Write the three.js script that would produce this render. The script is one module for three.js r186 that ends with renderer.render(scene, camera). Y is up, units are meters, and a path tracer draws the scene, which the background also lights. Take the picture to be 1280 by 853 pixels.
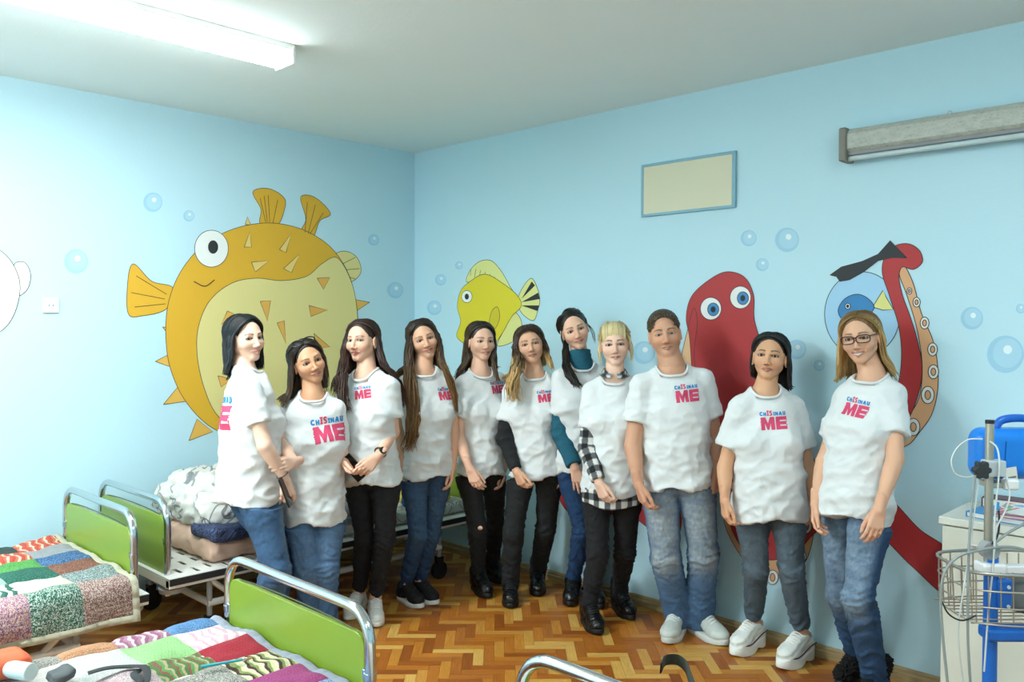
import * as THREE from 'three';
import { mergeGeometries, mergeVertices, toCreasedNormals } from 'three/addons/utils/BufferGeometryUtils.js';
import { RoundedBoxGeometry } from 'three/addons/geometries/RoundedBoxGeometry.js';
import { DecalGeometry } from 'three/addons/geometries/DecalGeometry.js';
import { RectAreaLightUniformsLib } from 'three/addons/lights/RectAreaLightUniformsLib.js';
import { createNoise3D } from 'simplex-noise';

// ------------------------------------------------------------------ camera, lamps, exposure
const scene = new THREE.Scene();
scene.background = new THREE.Color(0x000000);
const renderer = new THREE.WebGLRenderer({ antialias: true });
renderer.toneMapping = THREE.LinearToneMapping;
renderer.toneMappingExposure = 2.9;
renderer.shadowMap.enabled = true;
RectAreaLightUniformsLib.init();

const CAM = { f: 1061.005, pitch: -0.0201388, yaw: -0.7732095, roll: 0.0035945, x: 4.857190, y: 1.6, z: 3.953635 };
const ROOM_H = 2.845, ROOM_X = 6.6, ROOM_Z = 6.4;
const camera = new THREE.PerspectiveCamera(2 * Math.atan(426.5 / CAM.f) * 180 / Math.PI, 1280 / 853, 0.05, 60);
camera.position.set(CAM.x, CAM.y, CAM.z);
camera.rotation.set(CAM.pitch, -CAM.yaw, 0, 'YXZ');
camera.rotateZ(CAM.roll);
scene.add(camera);
camera.updateMatrixWorld(true);

// two rows of ceiling tubes: [x, z of the middle, watts-like strength]
const LAMPS = [[1.415, 2.53, 0.64], [1.415, 3.84, 0.8], [1.415, 5.5, 2.2], [4.9, 1.9, 0.6], [4.9, 5.0, 0.5]];
const LAMP_COLOR = new THREE.Color().setRGB(0.94, 1.0, 1.01);
const LAMP_LEN = 1.25, LAMP_W = 0.15, LAMP_GLOW = 13, LAMP_POWER = 22;

// ------------------------------------------------------------------ small tools
const V = (x, y, z) => new THREE.Vector3(x, y, z);
const CF = V(0, 0, -1).transformDirection(camera.matrixWorld), CR = V(1, 0, 0).transformDirection(camera.matrixWorld), CU = V(0, 1, 0).transformDirection(camera.matrixWorld);
const rayOf = (px, py) => CF.clone().addScaledVector(CR, (px - 640) / CAM.f).addScaledVector(CU, -(py - 426.5) / CAM.f);
const atDepth = (px, py, d) => camera.position.clone().addScaledVector(rayOf(px, py), d);
const onFloor = (px, py, y = 0) => { const r = rayOf(px, py); return camera.position.clone().addScaledVector(r, (y - CAM.y) / r.y); };
const onLeft = (px, py, x = 0) => { const r = rayOf(px, py); return camera.position.clone().addScaledVector(r, (x - CAM.x) / r.x); };
const onBack = (px, py, z = 0) => { const r = rayOf(px, py); return camera.position.clone().addScaledVector(r, (z - CAM.z) / r.z); };
const depthOf = p => p.clone().sub(camera.position).dot(CF);

function rng(seed) { let s = seed >>> 0; return () => { s = (s + 0x6D2B79F5) >>> 0; let t = s; t = Math.imul(t ^ (t >>> 15), t | 1); t ^= t + Math.imul(t ^ (t >>> 7), t | 61); return ((t ^ (t >>> 14)) >>> 0) / 4294967296; }; }
const noise3 = createNoise3D(rng(77));
const clamp = (x, a = 0, b = 1) => x < a ? a : x > b ? b : x;
const mix = (a, b, t) => a + (b - a) * t;
const sstep = (a, b, x) => { const t = clamp((x - a) / (b - a)); return t * t * (3 - 2 * t); };

const taken = {};
function numbered(name) { if (taken[name] === undefined) { taken[name] = 0; return name; } taken[name]++; return name + '_' + String(taken[name]).padStart(3, '0'); }
function shadowy(m) { m.castShadow = true; m.receiveShadow = true; return m; }
function thing(name, label, category, pos = [0, 0, 0], turn = 0, group) {
  const o = new THREE.Group(); o.name = numbered(name); scene.add(o);
  o.position.set(...pos); o.rotation.y = turn; o.userData = { label, category };
  if (group) o.userData.group = group;
  return o;
}
function single(name, geo, m, label, category, group) {
  const o = shadowy(new THREE.Mesh(geo, m)); o.name = numbered(name); scene.add(o); o.userData = { label, category };
  if (group) o.userData.group = group;
  return o;
}
function part(name, geo, m, parent, label) { const o = shadowy(new THREE.Mesh(geo, m)); o.name = name; parent.add(o); if (label) o.userData.label = label; return o; }
function struct(name, geo, m) { const o = geo ? shadowy(new THREE.Mesh(geo, m)) : new THREE.Group(); o.name = name; scene.add(o); o.userData.kind = 'structure'; return o; }
const plain = g => { let q = g.index ? g.toNonIndexed() : g; for (const k of Object.keys(q.attributes)) if (!['position', 'normal', 'uv'].includes(k)) q.deleteAttribute(k); if (!q.attributes.uv) q.setAttribute('uv', new THREE.BufferAttribute(new Float32Array(q.attributes.position.count * 2), 2)); return q; };
const join = list => mergeGeometries(list.map(plain));
const box = (x0, y0, z0, x1, y1, z1) => new THREE.BoxGeometry(x1 - x0, y1 - y0, z1 - z0).translate((x0 + x1) / 2, (y0 + y1) / 2, (z0 + z1) / 2);
const rbox = (x0, y0, z0, x1, y1, z1, r = 0.006, s = 2) => new RoundedBoxGeometry(x1 - x0, y1 - y0, z1 - z0, s, r).translate((x0 + x1) / 2, (y0 + y1) / 2, (z0 + z1) / 2);
const tube = (pts, r, seg = 24, rad = 8, closed = false) => new THREE.TubeGeometry(new THREE.CatmullRomCurve3(pts.map(p => p.isVector3 ? p : V(...p)), closed, 'centripetal'), seg, r, rad, closed);
function rod(a, b, r, n = 10, r2 = r) {
  a = a.isVector3 ? a : V(...a); b = b.isVector3 ? b : V(...b);
  const d = b.clone().sub(a), g = new THREE.CylinderGeometry(r2, r, d.length(), n);
  g.applyQuaternion(new THREE.Quaternion().setFromUnitVectors(V(0, 1, 0), d.clone().normalize()));
  return g.translate((a.x + b.x) / 2, (a.y + b.y) / 2, (a.z + b.z) / 2);
}
const lin = h => new THREE.Color(h);
const mat = (color, roughness = 0.7, o = {}) => new THREE.MeshStandardMaterial({ color, roughness, ...o });
function dataTex(w, h, fn, srgb = true, repeat) {
  const d = new Uint8Array(w * h * 4);
  for (let y = 0; y < h; y++) for (let x = 0; x < w; x++) { const c = fn(x / w, y / h, x, y), k = (y * w + x) * 4; d[k] = clamp(c[0]) * 255; d[k + 1] = clamp(c[1]) * 255; d[k + 2] = clamp(c[2]) * 255; d[k + 3] = 255; }
  const t = new THREE.DataTexture(d, w, h); t.magFilter = THREE.LinearFilter; t.minFilter = THREE.LinearFilter; t.wrapS = t.wrapT = THREE.RepeatWrapping;
  if (srgb) t.colorSpace = THREE.SRGBColorSpace;
  if (repeat) t.repeat.set(...repeat);
  t.needsUpdate = true; return t;
}
const tileNoise = (u, v, f, s = 0) => noise3(Math.cos(u * 6.2832) * f, Math.sin(u * 6.2832) * f, s) * 0.5 + noise3(Math.cos(v * 6.2832) * f, Math.sin(v * 6.2832) * f, s + 9 + 0.7 * Math.cos(u * 6.2832)) * 0.5;

// a fine roughcast for painted walls
const plasterBump = dataTex(256, 256, (u, v, x, y) => { const n = 0.5 + 0.22 * noise3(x * 0.09, y * 0.09, 3) + 0.2 * noise3(x * 0.35, y * 0.35, 8); return [n, n, n]; }, false, [1, 1]);
const M = {
  wall: mat(0xbadde8, 0.62, { bumpMap: plasterBump, bumpScale: 0.0006 }),
  ceiling: mat(0xe2efef, 0.85, { bumpMap: plasterBump, bumpScale: 0.0006 }),
  chrome: new THREE.MeshStandardMaterial({ color: 0xcfd3d6, metalness: 1, roughness: 0.16 }),
  steel: new THREE.MeshStandardMaterial({ color: 0xb9b4a6, metalness: 0.75, roughness: 0.34 }),
  whitePaint: mat(0xe2e3dc, 0.42), blackPlastic: mat(0x17181a, 0.5), greyPlastic: mat(0x9aa0a2, 0.5), whitePlastic: mat(0xe8eaea, 0.42),
};
// ------------------------------------------------------------------ the room shell
function uvScale(g, s) { const p = g.attributes.position, n = g.attributes.normal, uv = new Float32Array(p.count * 2); for (let i = 0; i < p.count; i++) { const ax = Math.abs(n.getX(i)), ay = Math.abs(n.getY(i)); const u = ax > 0.5 ? p.getZ(i) : p.getX(i), v = ay > 0.5 ? p.getZ(i) : p.getY(i); uv[i * 2] = u / s; uv[i * 2 + 1] = v / s; } g.setAttribute('uv', new THREE.BufferAttribute(uv, 2)); return g; }
struct('wall_back', uvScale(box(-0.2, -0.1, -0.2, ROOM_X + 0.2, ROOM_H, 0), 0.5), M.wall);
struct('wall_left', uvScale(box(-0.2, -0.1, 0, 0, ROOM_H, ROOM_Z), 0.5), M.wall);
struct('wall_right', uvScale(box(ROOM_X, -0.1, 0, ROOM_X + 0.2, ROOM_H, ROOM_Z), 0.5), M.wall);
struct('wall_front', uvScale(box(-0.2, -0.1, ROOM_Z, ROOM_X + 0.2, ROOM_H, ROOM_Z + 0.2), 0.5), M.wall);
struct('ceiling', uvScale(box(-0.2, ROOM_H, -0.2, ROOM_X + 0.2, ROOM_H + 0.2, ROOM_Z + 0.2), 0.5), M.ceiling);

// herringbone parquet: every block laid singly
{
  const W = 0.05, n = 4, L = W * n, gap = 0.0011, T = 0.012;
  const floor = struct('floor', null);
  const R = rng(5);
  const tones = ['#c97c2a', '#ba6d22', '#d89236', '#a45b1c', '#d08530', '#e3ab4e', '#c0752c', '#dc9c44', '#b06420', '#edbc62'];
  const grain = [0, 1, 2].map(k => dataTex(64, 256, (u, v) => { const s = noise3(u * 9 + k * 7, v * 1.6, k) * 0.5 + noise3(u * 30, v * 2.5, k + 4) * 0.35 + noise3(u * 60, v * 14, k + 8) * 0.15; const g = 0.86 + 0.14 * s; return [g, g * 0.985, g * 0.96]; }));
  const bump = dataTex(64, 256, (u, v) => { const g = 0.5 + 0.3 * noise3(u * 26, v * 2, 21); return [g, g, g]; }, false);
  const mats = tones.flatMap((t, i) => [0, 1, 2].map(k => mat(t, 0.34 + 0.05 * ((i + k) % 3), { map: grain[k], bumpMap: bump, bumpScale: 0.0003 })));
  part('subfloor', box(0, -0.1, 0, ROOM_X, -T * 0.6, ROOM_Z), mat(0x2a180a, 0.9), floor);
  const geo = new THREE.BoxGeometry(W - gap, T, L - gap);
  const c45 = Math.SQRT1_2, all = [];
  const rowsMax = 280;
  for (let y = -rowsMax; y < rowsMax; y++) for (let x = -rowsMax; x < rowsMax; x++) {
    const t = (((x - y) % (2 * n)) + 2 * n) % (2 * n);
    let cx, cy, hor;
    if (t === 0) { hor = true; cx = (x + n / 2) * W; cy = (y + 0.5) * W; } else if (t === 2 * n - 1) { hor = false; cx = (x + 0.5) * W; cy = (y + n / 2) * W; } else continue;
    const X = (cx - cy) * c45 + 3, Z = (cx + cy) * c45 + 2;
    if (X < -0.09 || Z < -0.09 || X > 6.65 || Z > 6.45) continue;
    const p = V(X, 0, Z), q = p.clone().project(camera), px = (q.x + 1) * 640, py = (1 - q.y) * 426.5;
    const seen = q.z < 1 && px > 80 && px < 1180 && py > 690 && py < 860 && Z < 2.35 && X > 0.9 && !(X < 1.1 && Z > 0.2 && Z < 2.2);
    all.push({ X, Z, hor, seen, d: p.distanceTo(camera.position), tone: Math.floor(R() * mats.length), dy: (R() - 0.5) * 0.0007 });
  }
  all.sort((a, b) => (b.seen - a.seen) || a.d - b.d);
  const rest = [], col = [];
  all.forEach((o, i) => {
    const turn = o.hor ? -Math.PI / 4 + Math.PI / 2 : -Math.PI / 4;
    if (i < 300 && o.seen) {
      const m = part('plank', geo, mats[o.tone], floor); m.position.set(o.X, -T / 2 + o.dy, o.Z); m.rotation.y = turn;
    } else rest.push([geo.clone().rotateY(turn).translate(o.X, -T / 2 + o.dy, o.Z), o.tone]);
  });
  const g = mergeGeometries(rest.map(([q]) => plain(q)));
  const per = plain(geo.clone()).attributes.position.count, cols = new Float32Array(g.attributes.position.count * 3), cc = tones.map(t => lin(t));
  rest.forEach(([, t], k) => { const c = cc[Math.floor(t / 3)]; for (let j = 0; j < per; j++) cols.set([c.r, c.g, c.b], (k * per + j) * 3); });
  g.setAttribute('color', new THREE.BufferAttribute(cols, 3));
  const field = part('plank_field', g, new THREE.MeshStandardMaterial({ vertexColors: true, roughness: 0.38, map: grain[1], bumpMap: bump, bumpScale: 0.0003 }), floor);
  field.userData.kind = 'stuff';
}
// wooden skirting with a rounded cap strip
{
  const wood = dataTex(256, 64, (u, v) => { const s = noise3(u * 5, v * 14, 2) * 0.5 + noise3(u * 14, v * 40, 5) * 0.4; const g = 0.9 + 0.12 * s; return [0.70 * g, 0.60 * g, 0.42 * g]; });
  const m = mat(0xffffff, 0.5, { map: wood });
  const prof = new THREE.Shape([[0, 0], [0.020, 0], [0.020, 0.034], [0.014, 0.040], [0.013, 0.052], [0.007, 0.060], [0, 0.060]].map(p => new THREE.Vector2(...p)));
  const len = ROOM_X, g = new THREE.ExtrudeGeometry(prof, { depth: len, bevelEnabled: false });
  const uv = (q, s) => { const p = q.attributes.position, a = new Float32Array(p.count * 2); for (let i = 0; i < p.count; i++) { a[2 * i] = p.getZ(i) / 0.8; a[2 * i + 1] = (p.getY(i) + p.getX(i)) / 0.16; } q.setAttribute('uv', new THREE.BufferAttribute(a, 2)); return q; };
  uv(g);
  struct('baseboard_back', g.clone().rotateY(Math.PI / 2).scale(1, 1, -1).rotateY(0).translate(0, 0, 0), m);
  const b = scene.children[scene.children.length - 1]; b.geometry = uvd(g, 'x');
  struct('baseboard_left', uvd(g, 'z'), m);
  function uvd(src, axis) { // along x on the back wall (profile goes to +z) or along z on the left wall (profile goes to +x)
    const q = src.clone(); if (axis === 'x') { const p = q.attributes.position; for (let i = 0; i < p.count; i++) { const x = p.getX(i), z = p.getZ(i); p.setX(i, z); p.setZ(i, x); } const idx = q.index; if (idx) { for (let i = 0; i < idx.count; i += 3) { const t = idx.getX(i); idx.setX(i, idx.getX(i + 1)); idx.setX(i + 1, t); } } else { const P = q.attributes.position.array, U = q.attributes.uv.array; for (let i = 0; i < P.length; i += 9) for (let k = 0; k < 3; k++) { const t = P[i + k]; P[i + k] = P[i + 3 + k]; P[i + 3 + k] = t; } for (let i = 0; i < U.length; i += 6) for (let k = 0; k < 2; k++) { const t = U[i + k]; U[i + k] = U[i + 2 + k]; U[i + 2 + k] = t; } } }
    q.computeVertexNormals(); return q;
  }
}
// ceiling tubes: white tray, prismatic wrap, end caps
LAMPS.forEach(([x, z, s], i) => {
  const t = thing('ceiling_lamp', ['long white fluorescent ceiling lamp glowing above the patchwork beds', 'fluorescent ceiling lamp in line behind the glowing one', 'fluorescent ceiling lamp at the far end of the bed row', 'fluorescent ceiling lamp near the wall strip lamp', 'fluorescent ceiling lamp behind the camera side'][i], 'lamp', [x, ROOM_H, z], 0, 'fluorescent ceiling lamps');
  const w = LAMP_W / 2, l = LAMP_LEN / 2;
  part('tray', box(-w, -0.03, -l, w, 0, l), M.whitePaint, t);
  const prof = new THREE.Shape(); prof.moveTo(-w, 0); prof.lineTo(-w, -0.02); prof.quadraticCurveTo(-w * 0.9, -0.055, -w * 0.45, -0.058); prof.lineTo(w * 0.45, -0.058); prof.quadraticCurveTo(w * 0.9, -0.055, w, -0.02); prof.lineTo(w, 0);
  const g = new THREE.ExtrudeGeometry(prof, { depth: LAMP_LEN - 0.02, bevelEnabled: false, curveSegments: 6 }).translate(0, -0.028, -l + 0.01);
  part('diffuser', g, new THREE.MeshStandardMaterial({ color: 0xffffff, roughness: 0.5, emissive: LAMP_COLOR, emissiveIntensity: LAMP_GLOW * s }), t);
  for (const k of [-1, 1]) part('end_cap', rbox(-w - 0.003, -0.088, k * l - 0.008, w + 0.003, 0.0, k * l + 0.008, 0.006), M.whitePlastic, t);
  const light = new THREE.RectAreaLight(LAMP_COLOR, LAMP_POWER * s, LAMP_W, LAMP_LEN - 0.04);
  light.position.set(x, ROOM_H - 0.092, z); light.rotation.set(-Math.PI / 2, 0, 0); scene.add(light);
});
// ------------------------------------------------------------------ distance fields and a surface-net mesher
const smin = (a, b, k) => { const h = k - Math.abs(a - b); return h > 0 ? Math.min(a, b) - h * h / (4 * k) : Math.min(a, b); };
const smax = (a, b, k) => -smin(-a, -b, k);
// tapered capsule
function cone(a, b, ra, rb = ra) {
  const ax = a.x, ay = a.y, az = a.z, dx = b.x - ax, dy = b.y - ay, dz = b.z - az, q = 1 / (dx * dx + dy * dy + dz * dz + 1e-12), dr = rb - ra;
  return (x, y, z) => { const px = x - ax, py = y - ay, pz = z - az; let t = (px * dx + py * dy + pz * dz) * q; t = t < 0 ? 0 : t > 1 ? 1 : t; const ex = px - t * dx, ey = py - t * dy, ez = pz - t * dz; return Math.sqrt(ex * ex + ey * ey + ez * ez) - (ra + dr * t); };
}
function ell(c, r) { // axis-aligned ellipsoid
  const a = r[0], b = r[1], d = r[2];
  return (x, y, z) => { const px = (x - c[0]) / a, py = (y - c[1]) / b, pz = (z - c[2]) / d; const k0 = Math.sqrt(px * px + py * py + pz * pz), k1 = Math.sqrt(px * px / (a * a) + py * py / (b * b) + pz * pz / (d * d)); return k1 < 1e-9 ? -Math.min(a, b, d) : k0 * (k0 - 1) / k1; };
}
function surfaceNet(sdf, lo, hi, c, lip = 1.5) {
  const nx = Math.ceil((hi.x - lo.x) / c) + 2, ny = Math.ceil((hi.y - lo.y) / c) + 2, nz = Math.ceil((hi.z - lo.z) / c) + 2, N = nx * ny * nz;
  const f = new Float32Array(N).fill(1), B = 5, hd = B * c * 0.5 * 1.7321 * lip + c;
  const sx = nx, sxy = nx * ny;
  for (let bz = 0; bz < nz; bz += B) for (let by = 0; by < ny; by += B) for (let bx = 0; bx < nx; bx += B) {
    const d = sdf(lo.x + (bx + (B - 1) / 2) * c, lo.y + (by + (B - 1) / 2) * c, lo.z + (bz + (B - 1) / 2) * c);
    const skip = Math.abs(d) > hd;
    if (skip && d > 0) continue;
    for (let z = bz; z < Math.min(nz, bz + B); z++) for (let y = by; y < Math.min(ny, by + B); y++) { let k = z * sxy + y * sx + bx; for (let x = bx; x < Math.min(nx, bx + B); x++, k++) f[k] = skip ? -1 : sdf(lo.x + x * c, lo.y + y * c, lo.z + z * c); }
  }
  const vid = new Int32Array(N).fill(-1), pos = [], idx = [];
  const off = [0, 1, sx, sx + 1, sxy, sxy + 1, sxy + sx, sxy + sx + 1];
  const edges = [[0, 1], [2, 3], [4, 5], [6, 7], [0, 2], [1, 3], [4, 6], [5, 7], [0, 4], [1, 5], [2, 6], [3, 7]];
  for (let z = 0; z < nz - 1; z++) for (let y = 0; y < ny - 1; y++) for (let x = 0; x < nx - 1; x++) {
    const k = z * sxy + y * sx + x; let m = 0;
    for (let i = 0; i < 8; i++) if (f[k + off[i]] < 0) m |= 1 << i;
    if (m === 0 || m === 255) continue;
    let px = 0, py = 0, pz = 0, n = 0;
    for (const [a, b] of edges) { const A = (m >> a) & 1, Bb = (m >> b) & 1; if (A === Bb) continue; const fa = f[k + off[a]], fb = f[k + off[b]], t = fa / (fa - fb); px += (a & 1) + ((b & 1) - (a & 1)) * t; py += ((a >> 1) & 1) + (((b >> 1) & 1) - ((a >> 1) & 1)) * t; pz += (a >> 2) + ((b >> 2) - (a >> 2)) * t; n++; }
    vid[k] = pos.length / 3; pos.push(lo.x + (x + px / n) * c, lo.y + (y + py / n) * c, lo.z + (z + pz / n) * c);
  }
  for (let z = 1; z < nz - 1; z++) for (let y = 1; y < ny - 1; y++) for (let x = 1; x < nx - 1; x++) {
    const k = z * sxy + y * sx + x, s = f[k] < 0;
    if (s !== f[k + 1] < 0) quad(vid[k - sx - sxy], vid[k - sxy], vid[k], vid[k - sx], s);
    if (s !== f[k + sx] < 0) quad(vid[k - 1 - sxy], vid[k - 1], vid[k], vid[k - sxy], s);
    if (s !== f[k + sxy] < 0) quad(vid[k - 1 - sx], vid[k - sx], vid[k], vid[k - 1], s);
  }
  function quad(a, b, c2, d, s) { if (a < 0 || b < 0 || c2 < 0 || d < 0) return; if (s) idx.push(a, b, c2, a, c2, d); else idx.push(a, c2, b, a, d, c2); }
  const P = new Float32Array(pos), Nn = new Float32Array(pos.length), e = c * 0.6;
  for (let i = 0; i < P.length; i += 3) { const x = P[i], y = P[i + 1], z = P[i + 2]; let gx = sdf(x + e, y, z) - sdf(x - e, y, z), gy = sdf(x, y + e, z) - sdf(x, y - e, z), gz = sdf(x, y, z + e) - sdf(x, y, z - e); const l = Math.hypot(gx, gy, gz) || 1; Nn[i] = gx / l; Nn[i + 1] = gy / l; Nn[i + 2] = gz / l; }
  const g = new THREE.BufferGeometry();
  g.setAttribute('position', new THREE.BufferAttribute(P, 3)); g.setAttribute('normal', new THREE.BufferAttribute(Nn, 3));
  g.setIndex(idx); return g;
}
// push vertices along their normals by fn(x, y, z, nx, ny, nz); normals are worked out anew
function displace(g, fn) { const p = g.attributes.position, n = g.attributes.normal; for (let i = 0; i < p.count; i++) { const d = fn(p.getX(i), p.getY(i), p.getZ(i), n.getX(i), n.getY(i), n.getZ(i)); p.setXYZ(i, p.getX(i) + d * n.getX(i), p.getY(i) + d * n.getY(i), p.getZ(i) + d * n.getZ(i)); } g.computeVertexNormals(); return g; }
function paint(g, fn) { const p = g.attributes.position, c = new Float32Array(p.count * 3); for (let i = 0; i < p.count; i++) { const q = fn(p.getX(i), p.getY(i), p.getZ(i), i); c[3 * i] = q.r; c[3 * i + 1] = q.g; c[3 * i + 2] = q.b; } g.setAttribute('color', new THREE.BufferAttribute(c, 3)); return g; }
function mapUV(g, fn) { const p = g.attributes.position, n = g.attributes.normal, a = new Float32Array(p.count * 2); for (let i = 0; i < p.count; i++) { const q = fn(p.getX(i), p.getY(i), p.getZ(i), n.getX(i), n.getY(i), n.getZ(i)); a[2 * i] = q[0]; a[2 * i + 1] = q[1]; } g.setAttribute('uv', new THREE.BufferAttribute(a, 2)); return g; }
const ridge = (x, y, z) => { const v = 1 - Math.abs(noise3(x, y, z)); return v * v; };
const mixc = (a, b, t) => new THREE.Color().lerpColors(a, b, clamp(t));
// ------------------------------------------------------------------ hospital beds
const green = mat(0x7f9a33, 0.3, {});
const BED_TOP = 0.76, TUBE = 0.0168;
function bedEnd(parent, w, z, x0 = 0) { // chrome hoop, green board, clips
  const r = 0.1, y0 = 0.3, a = x0 + TUBE, b = x0 + w - TUBE, t = BED_TOP - TUBE, pts = [];
  pts.push(V(a, y0, z), V(a, 0.45, z), V(a, t - r, z));
  for (let k = 1; k <= 6; k++) { const q = k / 6 * Math.PI / 2; pts.push(V(a + r - r * Math.cos(q), t - r + r * Math.sin(q), z)); }
  pts.push(V((a + b) / 2, t, z));
  for (let k = 0; k <= 6; k++) { const q = k / 6 * Math.PI / 2; pts.push(V(b - r + r * Math.sin(q), t - r + r * Math.cos(q), z)); }
  pts.push(V(b, 0.45, z), V(b, y0, z));
  const end = new THREE.Group(); end.name = 'bed_end'; parent.add(end);
  part('chrome_hoop', tube(pts, TUBE, 90, 14), M.chrome, end);
  const s = new THREE.Shape(), p0 = a + TUBE + 0.004, p1 = b - TUBE - 0.004, q0 = 0.36, q1 = BED_TOP - 0.088, c = 0.055;
  s.moveTo(p0, q0); s.lineTo(p1, q0); s.lineTo(p1, q1 - c); s.quadraticCurveTo(p1, q1, p1 - c, q1); s.lineTo(p0 + c, q1); s.quadraticCurveTo(p0, q1, p0, q1 - c);
  part('green_panel', new THREE.ExtrudeGeometry(s, { depth: 0.014, bevelEnabled: true, bevelSize: 0.002, bevelThickness: 0.002, bevelSegments: 1, curveSegments: 8 }).translate(0, 0, z - 0.007), green, end);
  const edge = new THREE.Shape(); // dark lipping along the board's rim
  part('panel_lipping', tube([V(p1, q0, z), V(p1, q1 - c, z), V(p1 - c * 0.3, q1 - c * 0.3, z), V(p1 - c, q1, z), V(p0 + c, q1, z), V(p0 + c * 0.3, q1 - c * 0.3, z), V(p0, q1 - c, z), V(p0, q0, z)], 0.0028, 60, 6), mat(0x4d5230, 0.5), end);
  for (const x of [a + TUBE, b - TUBE]) part('clip', rbox(x - 0.008, 0.54, z - 0.014, x + 0.008, 0.575, z + 0.014, 0.004), M.chrome, end);
  for (const x of [a, b]) part('collar_ring', new THREE.CylinderGeometry(TUBE + 0.003, TUBE + 0.003, 0.02, 14).translate(x, 0.555, z), M.chrome, end);
  return end;
}
function caster(parent, x, z) {
  const g = new THREE.Group(); g.name = 'caster'; parent.add(g);
  part('stem', rod([x, 0.12, z], [x, 0.36, z], 0.014), M.greyPlastic, g);
  part('fork', join([rbox(x - 0.024, 0.05, z - 0.02, x - 0.016, 0.135, z + 0.02, 0.003), rbox(x + 0.016, 0.05, z - 0.02, x + 0.024, 0.135, z + 0.02, 0.003), rbox(x - 0.024, 0.125, z - 0.022, x + 0.024, 0.14, z + 0.022, 0.003)]), M.blackPlastic, g);
  part('wheel', new THREE.CylinderGeometry(0.055, 0.055, 0.03, 20).rotateZ(Math.PI / 2).translate(x, 0.055, z), mat(0x0d0d0e, 0.6), g);
}
function bedFrame(parent, w, len, dir, perforated) { // deck from z = 0 to dir * len
  const z0 = Math.min(0.03 * -dir, dir * len), z1 = Math.max(0.03 * -dir, dir * len), y = 0.4;
  const s = new THREE.Shape([[-0.03, z0], [w + 0.07, z0], [w + 0.07, z1], [-0.03, z1]].map(p => new THREE.Vector2(...p)));
  if (perforated) for (let i = 0; i < 6; i++) for (let j = 0; j < 16; j++) { const cx = 0.07 + i * 0.15 + (j % 2) * 0.03, cz = z1 - 0.09 - j * 0.075, h = new THREE.Path(); h.moveTo(cx - 0.042, cz - 0.010); h.lineTo(cx + 0.042, cz - 0.010); h.lineTo(cx + 0.042, cz + 0.010); h.lineTo(cx - 0.042, cz + 0.010); h.closePath(); if (cz > z0 + 0.05 && cx < w + 0.02) s.holes.push(h); }
  const deck = new THREE.ExtrudeGeometry(s, { depth: 0.006, bevelEnabled: false }).rotateX(Math.PI / 2).translate(0, y, 0);
  part('slotted_deck', deck, M.whitePaint, parent);
  for (const [p, q] of [[-0.03, 0], [w + 0.03, w + 0.068]]) part('side_rail', rbox(p, y - 0.05, z0, q, y - 0.0062, z1, 0.004), M.whitePaint, parent);
  part('rubber_edge', rbox(w + 0.068, y - 0.034, z0 + 0.002, w + 0.076, y - 0.002, z1 - 0.002, 0.003), mat(0x1b1d20, 0.55), parent, 'scuffed black rubber edge strip');
  for (const q of [z0, z1 - 0.034]) part('cross_bar', rbox(-0.03, y - 0.05, q, w + 0.07, y - 0.0065, q + 0.034, 0.006), M.whitePaint, parent);
  // tubular undercarriage
  const zm = (z0 + z1) / 2, bar = (a, b, r = 0.018) => rod(a, b, r, 10);
  for (const x of [0.1, w - 0.06]) part('under_bar', join([bar([x, 0.2, z0 + 0.25], [x, 0.2, z1 - 0.25]), bar([x, 0.2, z0 + 0.4], [x, y - 0.03, z0 + 0.2], 0.014), bar([x, 0.2, z1 - 0.4], [x, y - 0.03, z1 - 0.2], 0.014)]), M.whitePaint, parent);
  for (const q of [z0 + 0.26, z1 - 0.26]) part('under_cross', bar([0.1, 0.2, q], [w - 0.06, 0.2, q]), M.whitePaint, parent);
  for (const x of [0.1, w - 0.06]) for (const z of [z0 + 0.26, z1 - 0.26]) caster(parent, x, z);
  for (const z of [z0 + 0.05, z1 - 0.05]) part('bumper_disc', new THREE.CylinderGeometry(0.06, 0.055, 0.022, 24).translate(w - 0.02, y - 0.075, z), M.greyPlastic, parent);
}
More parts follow.
